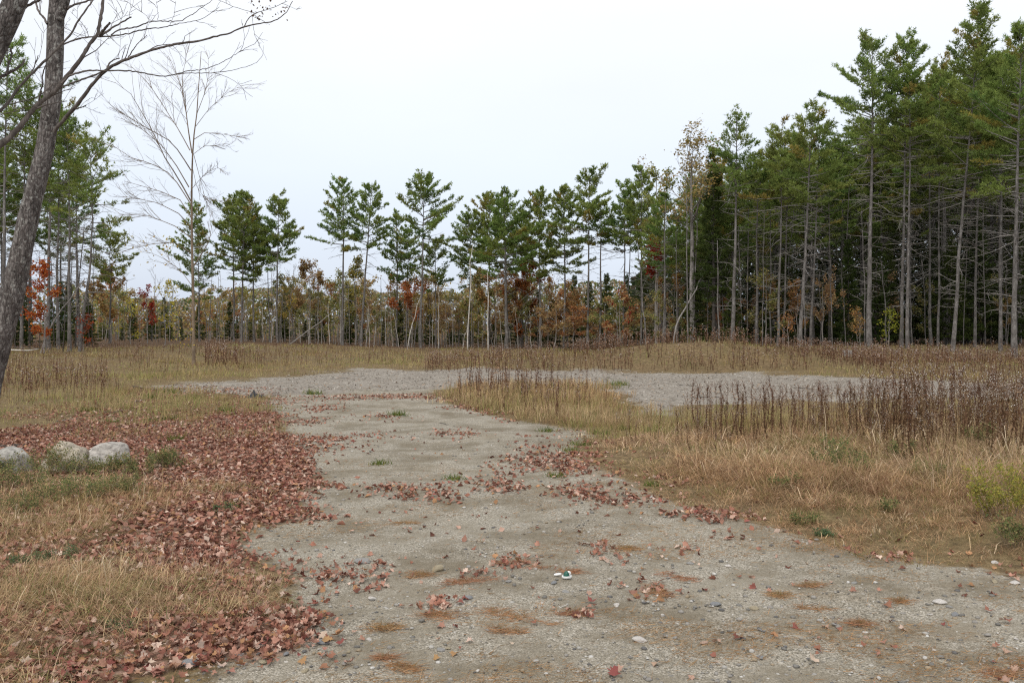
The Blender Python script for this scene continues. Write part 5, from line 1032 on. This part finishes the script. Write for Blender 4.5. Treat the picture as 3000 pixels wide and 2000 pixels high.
for i, (a, b, w, h, lab) in enumerate([(1930, 1110, 60, 66, 'grey-green bushy weed among the dry grass under the tallest stalks'), (1900, 1090, 60, 70, 'grey-green weed left of the stalk thicket'), (2075, 1075, 50, 46, 'green weed at the foot of the near stalks'), (1990, 1120, 60, 60, 'greenish weed in the middle of the right verge'), (2250, 1055, 60, 60, 'green weed rising beside the yellow-green bush'), (1850, 1200, 80, 34, 'pale grey-green ground weed low on the right verge'), (1810, 1140, 80, 44, 'green weed at the front of the dry grass'), (2130, 1130, 90, 50, 'pale green weed right of the near stalks'), (2040, 1190, 40, 26, 'small green weed in the tan grass'),
      (1890, 1225, 50, 22, 'small pale weed at the gravel end of the right verge'), (140, 1290, 150, 24, 'low blue-green clover patch in the left grass'), (60, 1310, 100, 20, 'low green clover patch by the left edge'), (260, 1450, 130, 30, 'low green weed in the near left grass'), (520, 1175, 60, 18, 'small dark green weed in the leaf drift')]):
    bush('green_weed', lab, 'weed', a, b, w, h, GW if i < 9 else [(0.10, 0.155, 0.085), (0.13, 0.18, 0.09), (0.16, 0.18, 0.08)], 700, 0.011, 1320 + i, None, 10)

# ------------------------------------------------------------------ weed stalks
WB = A([0.135, 0.083, 0.048])
def weed_arrays(seed, fluff=0.5, low=False):
    """unit-height dead goldenrod stalk: (stem+leaf builder, seed-head builder)."""
    r = rg(seed); sb, hb = B(), B(); q_ = 4 if low else 7; t = np.linspace(0, 1, q_); P = np.zeros((q_, 3)); P[:, 2] = t; P[:, 0] = np.cumsum(r.normal(0, 0.02, q_)); P[:, 1] = np.cumsum(r.normal(0, 0.02, q_)); P[0] = 0
    tubes(sb, P, (0.0075 if low else 0.0055) * (1.1 - 0.75 * t), 3 if low else 4, WB * r.uniform(0.8, 1.3))
    n = 13 if low else (85 if seed % 3 == 0 else 46); z = r.uniform(0.12, 0.92, n); C = np.stack([np.interp(z, t, P[:, i]) for i in range(3)], -1); a = r.uniform(0, 6.28, n)
    D = np.stack([np.cos(a) * 0.55, np.sin(a) * 0.55, r.uniform(-1.0, 0.3, n)], -1)
    blades_at(sb, r, C, D, 1, 0.085 if low else 0.055, 0.026 if low else (0.018 if seed % 3 == 0 else 0.012), (pick(r, [(0.13, 0.076, 0.043), (0.185, 0.112, 0.064), (0.095, 0.055, 0.034)], n) if seed % 3 == 0 else pick(r, [(0.19, 0.118, 0.066), (0.28, 0.185, 0.105), (0.135, 0.08, 0.047), (0.40, 0.29, 0.17)], n)), 0.25)
    m = 4 if low else 11; BP = []; tip = []
    for j in range(m):
        zz = r.uniform(0.66, 0.98); p = A([np.interp(zz, t, P[:, i]) for i in range(3)]); az = r.uniform(0, 6.28); L = r.uniform(0.05, 0.16) * (1.25 - zz) * 3; e = A([math.cos(az) * 0.55, math.sin(az) * 0.55, 0.8]) * L
        BP.append(A([p, p + e * 0.5, p + e + A([0, 0, 0.01])])); tip += [p + e * q for q in r.uniform(0.35, 1.05, 4 if low else 6)]
    tubes(hb, A(BP), np.full((m, 3), 0.0022), 3, WB * 1.3); tip = A(tip) + r.normal(0, 0.008, (len(tip), 3))
    leaf_quads(hb, r, tip, 0.013 if low else 0.0085, pick(r, [(0.60, 0.55, 0.49), (0.42, 0.34, 0.27), (0.26, 0.17, 0.11), (0.72, 0.69, 0.65)], len(tip), [0.3 * fluff + 0.05, 0.25, 0.6 - 0.5 * fluff, 0.1 + 0.2 * fluff]), 0.0)
    return sb.data(), hb.data()
WV = [weed_arrays(1500 + i, [0.3, 0.6, 0.9][i % 3]) for i in range(9)]
WL = [weed_arrays(1600 + i, [0.3, 0.6, 0.9][i % 3], True) for i in range(8)]
WM = [(mkmesh('weed_stalk', *a, M_WEED), mkmesh('seed_head', *b, M_WEED)) for a, b in WV]
def weeds():
    r = rg(29); X = []; Y = []; H = []
    def zone(n, P, hs, dd=None, cl=0.5, xr=None):
        lo = P.min(0); hi = P.max(0); got = 0
        while got < n:
            m = n * 6; x = r.uniform(lo[0], hi[0], m); y = r.uniform(lo[1], hi[1], m); k = inside(P, x, y) & (fbm(x * 0.9, y * 0.9, 81, 3) + r.normal(0, 0.06, m) > cl) & (np.abs(x) < y * 0.61)
            x, y = x[k][:n - got], y[k][:n - got]; X.append(x); Y.append(y); H.append(hs * r.uniform(0.42, 1.12, len(x))); got += max(len(x), 1)
    zone(230, poly((1015, 905), (1060, 890), (1300, 888), (1400, 925), (1330, 965), (1250, 968), (1100, 940)), 0.66, cl=0.46)
    zone(260, poly((1960, 1100), (1990, 1005), (2100, 985), (2360, 985), (2360, 1090), (2200, 1085)), 0.90, cl=0.42)
    zone(320, poly((1560, 1045), (1600, 990), (1800, 980), (2000, 975), (2360, 965), (2360, 1010), (2000, 1040), (1750, 1050)), 0.72, cl=0.44)
    zone(40, poly((1400, 1030), (1450, 1000), (1600, 980), (1700, 1080)), 0.5, cl=0.40)
    def box(x0, x1, y0, y1): return A([(x0, y0), (x1, y0), (x1, y1), (x0, y1)])
    zone(1050, box(-3.5, 14.5, 32.6, 39.2), 0.66, cl=0.36)                                    # the mound
    zone(240, A([(2, 36), (13, 36), (15, 41), (4, 42)]), 0.75, cl=0.38)                      # its crest
    zone(620, A([(12.5, 30), (18, 29), (21, 31), (23, 38), (14, 38), (13, 34)]), 0.62, cl=0.36)
    zone(420, A([(14, 36), (25, 34), (26, 42), (14, 43)]), 0.7, cl=0.36)
    zone(90, poly((465, 848), (555, 848), (555, 822), (470, 824)), 0.85, cl=0.3)
    zone(260, poly((300, 862), (620, 850), (620, 820), (300, 822)), 0.5, cl=0.45)
    zone(330, poly((0, 930), (0, 850), (240, 850), (280, 900), (200, 935)), 0.55, cl=0.42)
    zone(700, poly((560, 845), (620, 804), (1160, 804), (1220, 840), (900, 840)), 0.5, cl=0.40)
    zone(420, poly((0, 845), (0, 812), (330, 812), (330, 845)), 0.5, cl=0.42)
    x = np.concatenate(X); y = np.concatenate(Y); h = np.concatenate(H); order = np.argsort(y); x, y, h = x[order], y[order], h[order]; z = terr(x, y); n = len(x); bt = B()
    for i in range(n):
        v = int(r.integers(8)); rz = r.uniform(0, 6.28); tl = r.normal(0, 0.05, 2)
        if i < 300:
            o = ob('weed_stalk', WM[v][0], None, (x[i], y[i], z[i] - 0.01), 0, float(h[i]), (tl[0], tl[1], rz)); ob('seed_head', WM[v][1], o)
            vx = CX + x[i] / y[i] * F
            pl = 'at the right end of the tall thicket' if vx > 2230 else 'in the middle of the tall thicket' if vx > 2090 else 'at the left end of the tall thicket' if vx > 1960 else 'along the middle of the right verge' if vx > 1750 else 'in the thin growth by the track bend' if vx > 1400 else 'on the weed island'
            tag(o, 'dead brown weed stalk ' + pl, 'weed', 'dead stalks ' + pl)
        else:
            c, s = math.cos(rz), math.sin(rz); Rm = A([[c, -s, tl[0]], [s, c, tl[1]], [0, 0, 1]]); fat = 1.0 if y[i] < 22 else 2.0
            for V, f, cc in (WL if y[i] > 17 else WV)[v]:
                bt.add((V * A([fat, fat, 1]) @ Rm.T) * h[i] + A([x[i], y[i], z[i] - 0.01]), f, cc * (1.0 if y[i] < 24 else 1.1))
    o = ob('weed_field', bt.mesh('weed_field', M_WEED)); tag(o, 'dead goldenrod stalks with grey fluff across mound and far field', 'weeds', kind='stuff'); print('weeds', n)
weeds()

# ------------------------------------------------------------------ pine needles on the gravel
NPAL = [(0.47, 0.25, 0.125), (0.38, 0.20, 0.105), (0.50, 0.33, 0.20), (0.34, 0.235, 0.145)]
MATS = [(927, 1541, 90, 'largest orange needle mat at the bottom of the picture'), (1176, 1421, 110, 'broad orange needle mat in the middle of the near gravel'), (1164, 1457, 64, 'small orange needle mat just below the broad middle one'), (1005, 1421, 100, 'thin orange needle mat left of the broad middle one'), (885, 1445, 90, 'needle mat nearest the left leaf drift'),
 (1317, 1415, 60, 'needle tuft below the crushed cup'), (1077, 1340, 120, 'brown needle streak left of the crushed cup'), (966, 1322, 80, 'brown needle mat beside the tan loaf-shaped stone'), (1971, 1432, 78, 'orange needle mat alone in the right gravel'), (1863, 1346, 74, 'needle mat nearest the right leaf line'), (1866, 1397, 56, 'small needle mat beside the thin dark twig'), (1794, 1370, 70, 'needle mat in the centre of the right gravel'),
 (2319, 1547, 110, 'orange needle mat in the bottom right corner'), (2067, 1382, 60, 'needle mat left of the long white stone'), (1440, 1254, 90, 'brown grassy needle mat in the upper gravel'), (1180, 1292, 60, 'needle mat holding a clump of leaves left of the cup'), (1508, 1362, 84, 'needle mat holding a clump of leaves right of the cup'), (1290, 1310, 90, 'brown needle mat just above the crushed cup'), (930, 1192, 50, 'small tan grass tuft in the sandy part of the track'), (880, 1515, 60, 'needle tuft with pebbles above the largest mat'), (1560, 1330, 60, 'thin needle scatter right of the leaf clump')]
for i, (a, b, w, lab) in enumerate(MATS):
    x, d = g2(a, b); r = rg(1700 + i); n = int(170 * w / 80); R = w * d / F / 2; kb = r.integers(4, 8); cen = np.cumsum(r.normal(0, 1, (kb, 2)) * A([0.55, 0.38]), 0); cen -= cen.mean(0); wt = r.uniform(0.2, 1, kb); wt /= wt.sum()
    p = cen[r.choice(kb, n, p=wt)] + r.normal(0, 1, (n, 2)) * A([0.34, 0.22]) * r.uniform(0.4, 1.6, (n, 1)); C = np.stack([p[:, 0] * R, p[:, 1] * R, 0.003 + 0.010 * r.random(n)], -1); C[:, 2] += terr(x + C[:, 0], d + C[:, 1]) - float(terr(x, d))
    az = r.normal(0.15, 0.7, n) + pi * r.integers(0, 2, n); D = np.stack([np.cos(az), np.sin(az), r.uniform(-0.05, 0.22, n)], -1); bt = B(); blades_at(bt, r, C, D, 1, 0.085, 0.0032, pick(r, NPAL, n), 0.08)
    m = n // 3; C2 = C[r.integers(0, n, m)] * A([0.7, 0.7, 1]); blades_at(bt, r, C2, np.stack([r.normal(0, 0.6, m), r.normal(0, 0.6, m), np.ones(m)], -1), 1, 0.035, 0.003, pick(r, [(0.30, 0.19, 0.10), (0.24, 0.19, 0.08), (0.36, 0.24, 0.13)], m), 0.3)
    o = ob('needle_mat', bt.mesh('needle_mat', M_GRASS), None, (x, d, float(terr(x, d)))); tag(o, lab, 'pine needles', 'needle mats on the gravel')
def needles():
    r = rg(23); N = 26000; M = N * 8; d = 3.6 * (11.5 / 3.6) ** r.random(M); x = (r.random(M) * 2 - 1) * (d * 0.6 + 0.4)
    cl = fbm(x * 0.9 + 5, d * 1.5, 91) + 0.5 * (fbm(x * 3.5, d * 4.5, 93) - 0.5)
    p = 0.75 * sstep(0.55, 0.68, cl) + 0.05 + 0.55 * sstep(-0.5, 0.1, sdp(LEAFR, x, d) + (fbm(x * 2, d * 2, 94) - 0.5) * 1.2) * sstep(0.4, 0.6, fbm(x * 2.2, d * 2.2, 95))
    k = (sdp(TRACK, x, d) > -0.3) & (r.random(M) < p * 0.55); x, d = x[k][:N], d[k][:N]; n = len(x)
    az = r.normal(0.1, 0.9, n); up = r.random(n) < 0.18; dz = np.where(up, r.uniform(0.3, 1.2, n), r.normal(0.03, 0.07, n)); bt = B()
    blades_at(bt, r, np.stack([x, d, terr(x, d) + 0.005], -1), np.stack([np.cos(az), np.sin(az), dz], -1), 1, 0.06, 0.0027, pick(r, NPAL + [(0.33, 0.22, 0.13), (0.26, 0.17, 0.10)], n), 0.05)
    o = ob('pine_needles', bt.mesh('pine_needles', M_GRASS)); tag(o, 'single fallen pine needles scattered over the near gravel', 'pine needles', kind='stuff')
needles()
# ------------------------------------------------------------------ distant woods closing the view
def distant():
    r = rg(57); bt = B(); n = 46000
    vx = r.uniform(150, 1560, n); vx[:8000] = r.uniform(-900, 150, 8000); d = r.uniform(92, 125, n); top = np.interp(vx, [150, 330, 420, 600, 760, 1000, 1250, 1560], [655, 685, 685, 665, 670, 665, 655, 640]) + 40 * (fbm(vx * 0.02, vx * 0 + 3, 5) - 0.5); x = (vx - CX) * d / F; zt = CAMZ + (HZ - top) * d / F; z = terr(x, d) + (zt - terr(x, d)) * r.random(n) ** 0.8
    kind = fbm(x * 0.25, d * 0.25, 7); pal = np.where((kind > 0.5)[:, None], pick(r, BROWN + OLIVE, n), pick(r, [(0.08, 0.11, 0.05), (0.11, 0.14, 0.06), (0.24, 0.20, 0.15), (0.30, 0.26, 0.21)], n))
    leaf_quads(bt, r, np.stack([x, d, z], -1), 0.195, pal, 0.3); o = ob('distant_wood', bt.mesh('distant_wood', M_LEAF)); tag(o, 'far mixed wood showing between the trunks', 'wood', kind='stuff')
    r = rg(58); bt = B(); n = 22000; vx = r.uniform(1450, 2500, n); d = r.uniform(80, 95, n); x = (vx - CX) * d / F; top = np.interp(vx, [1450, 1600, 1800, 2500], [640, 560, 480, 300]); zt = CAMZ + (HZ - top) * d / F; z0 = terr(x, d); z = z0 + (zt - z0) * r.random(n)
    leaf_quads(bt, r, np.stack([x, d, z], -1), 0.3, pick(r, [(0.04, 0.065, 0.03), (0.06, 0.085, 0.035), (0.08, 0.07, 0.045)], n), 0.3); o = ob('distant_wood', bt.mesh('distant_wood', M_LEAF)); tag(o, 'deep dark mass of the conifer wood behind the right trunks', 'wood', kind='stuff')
distant()
print('TRIS', sum(len(m.polygons) for m in bpy.data.meshes), 'OBJ', len(bpy.data.objects))
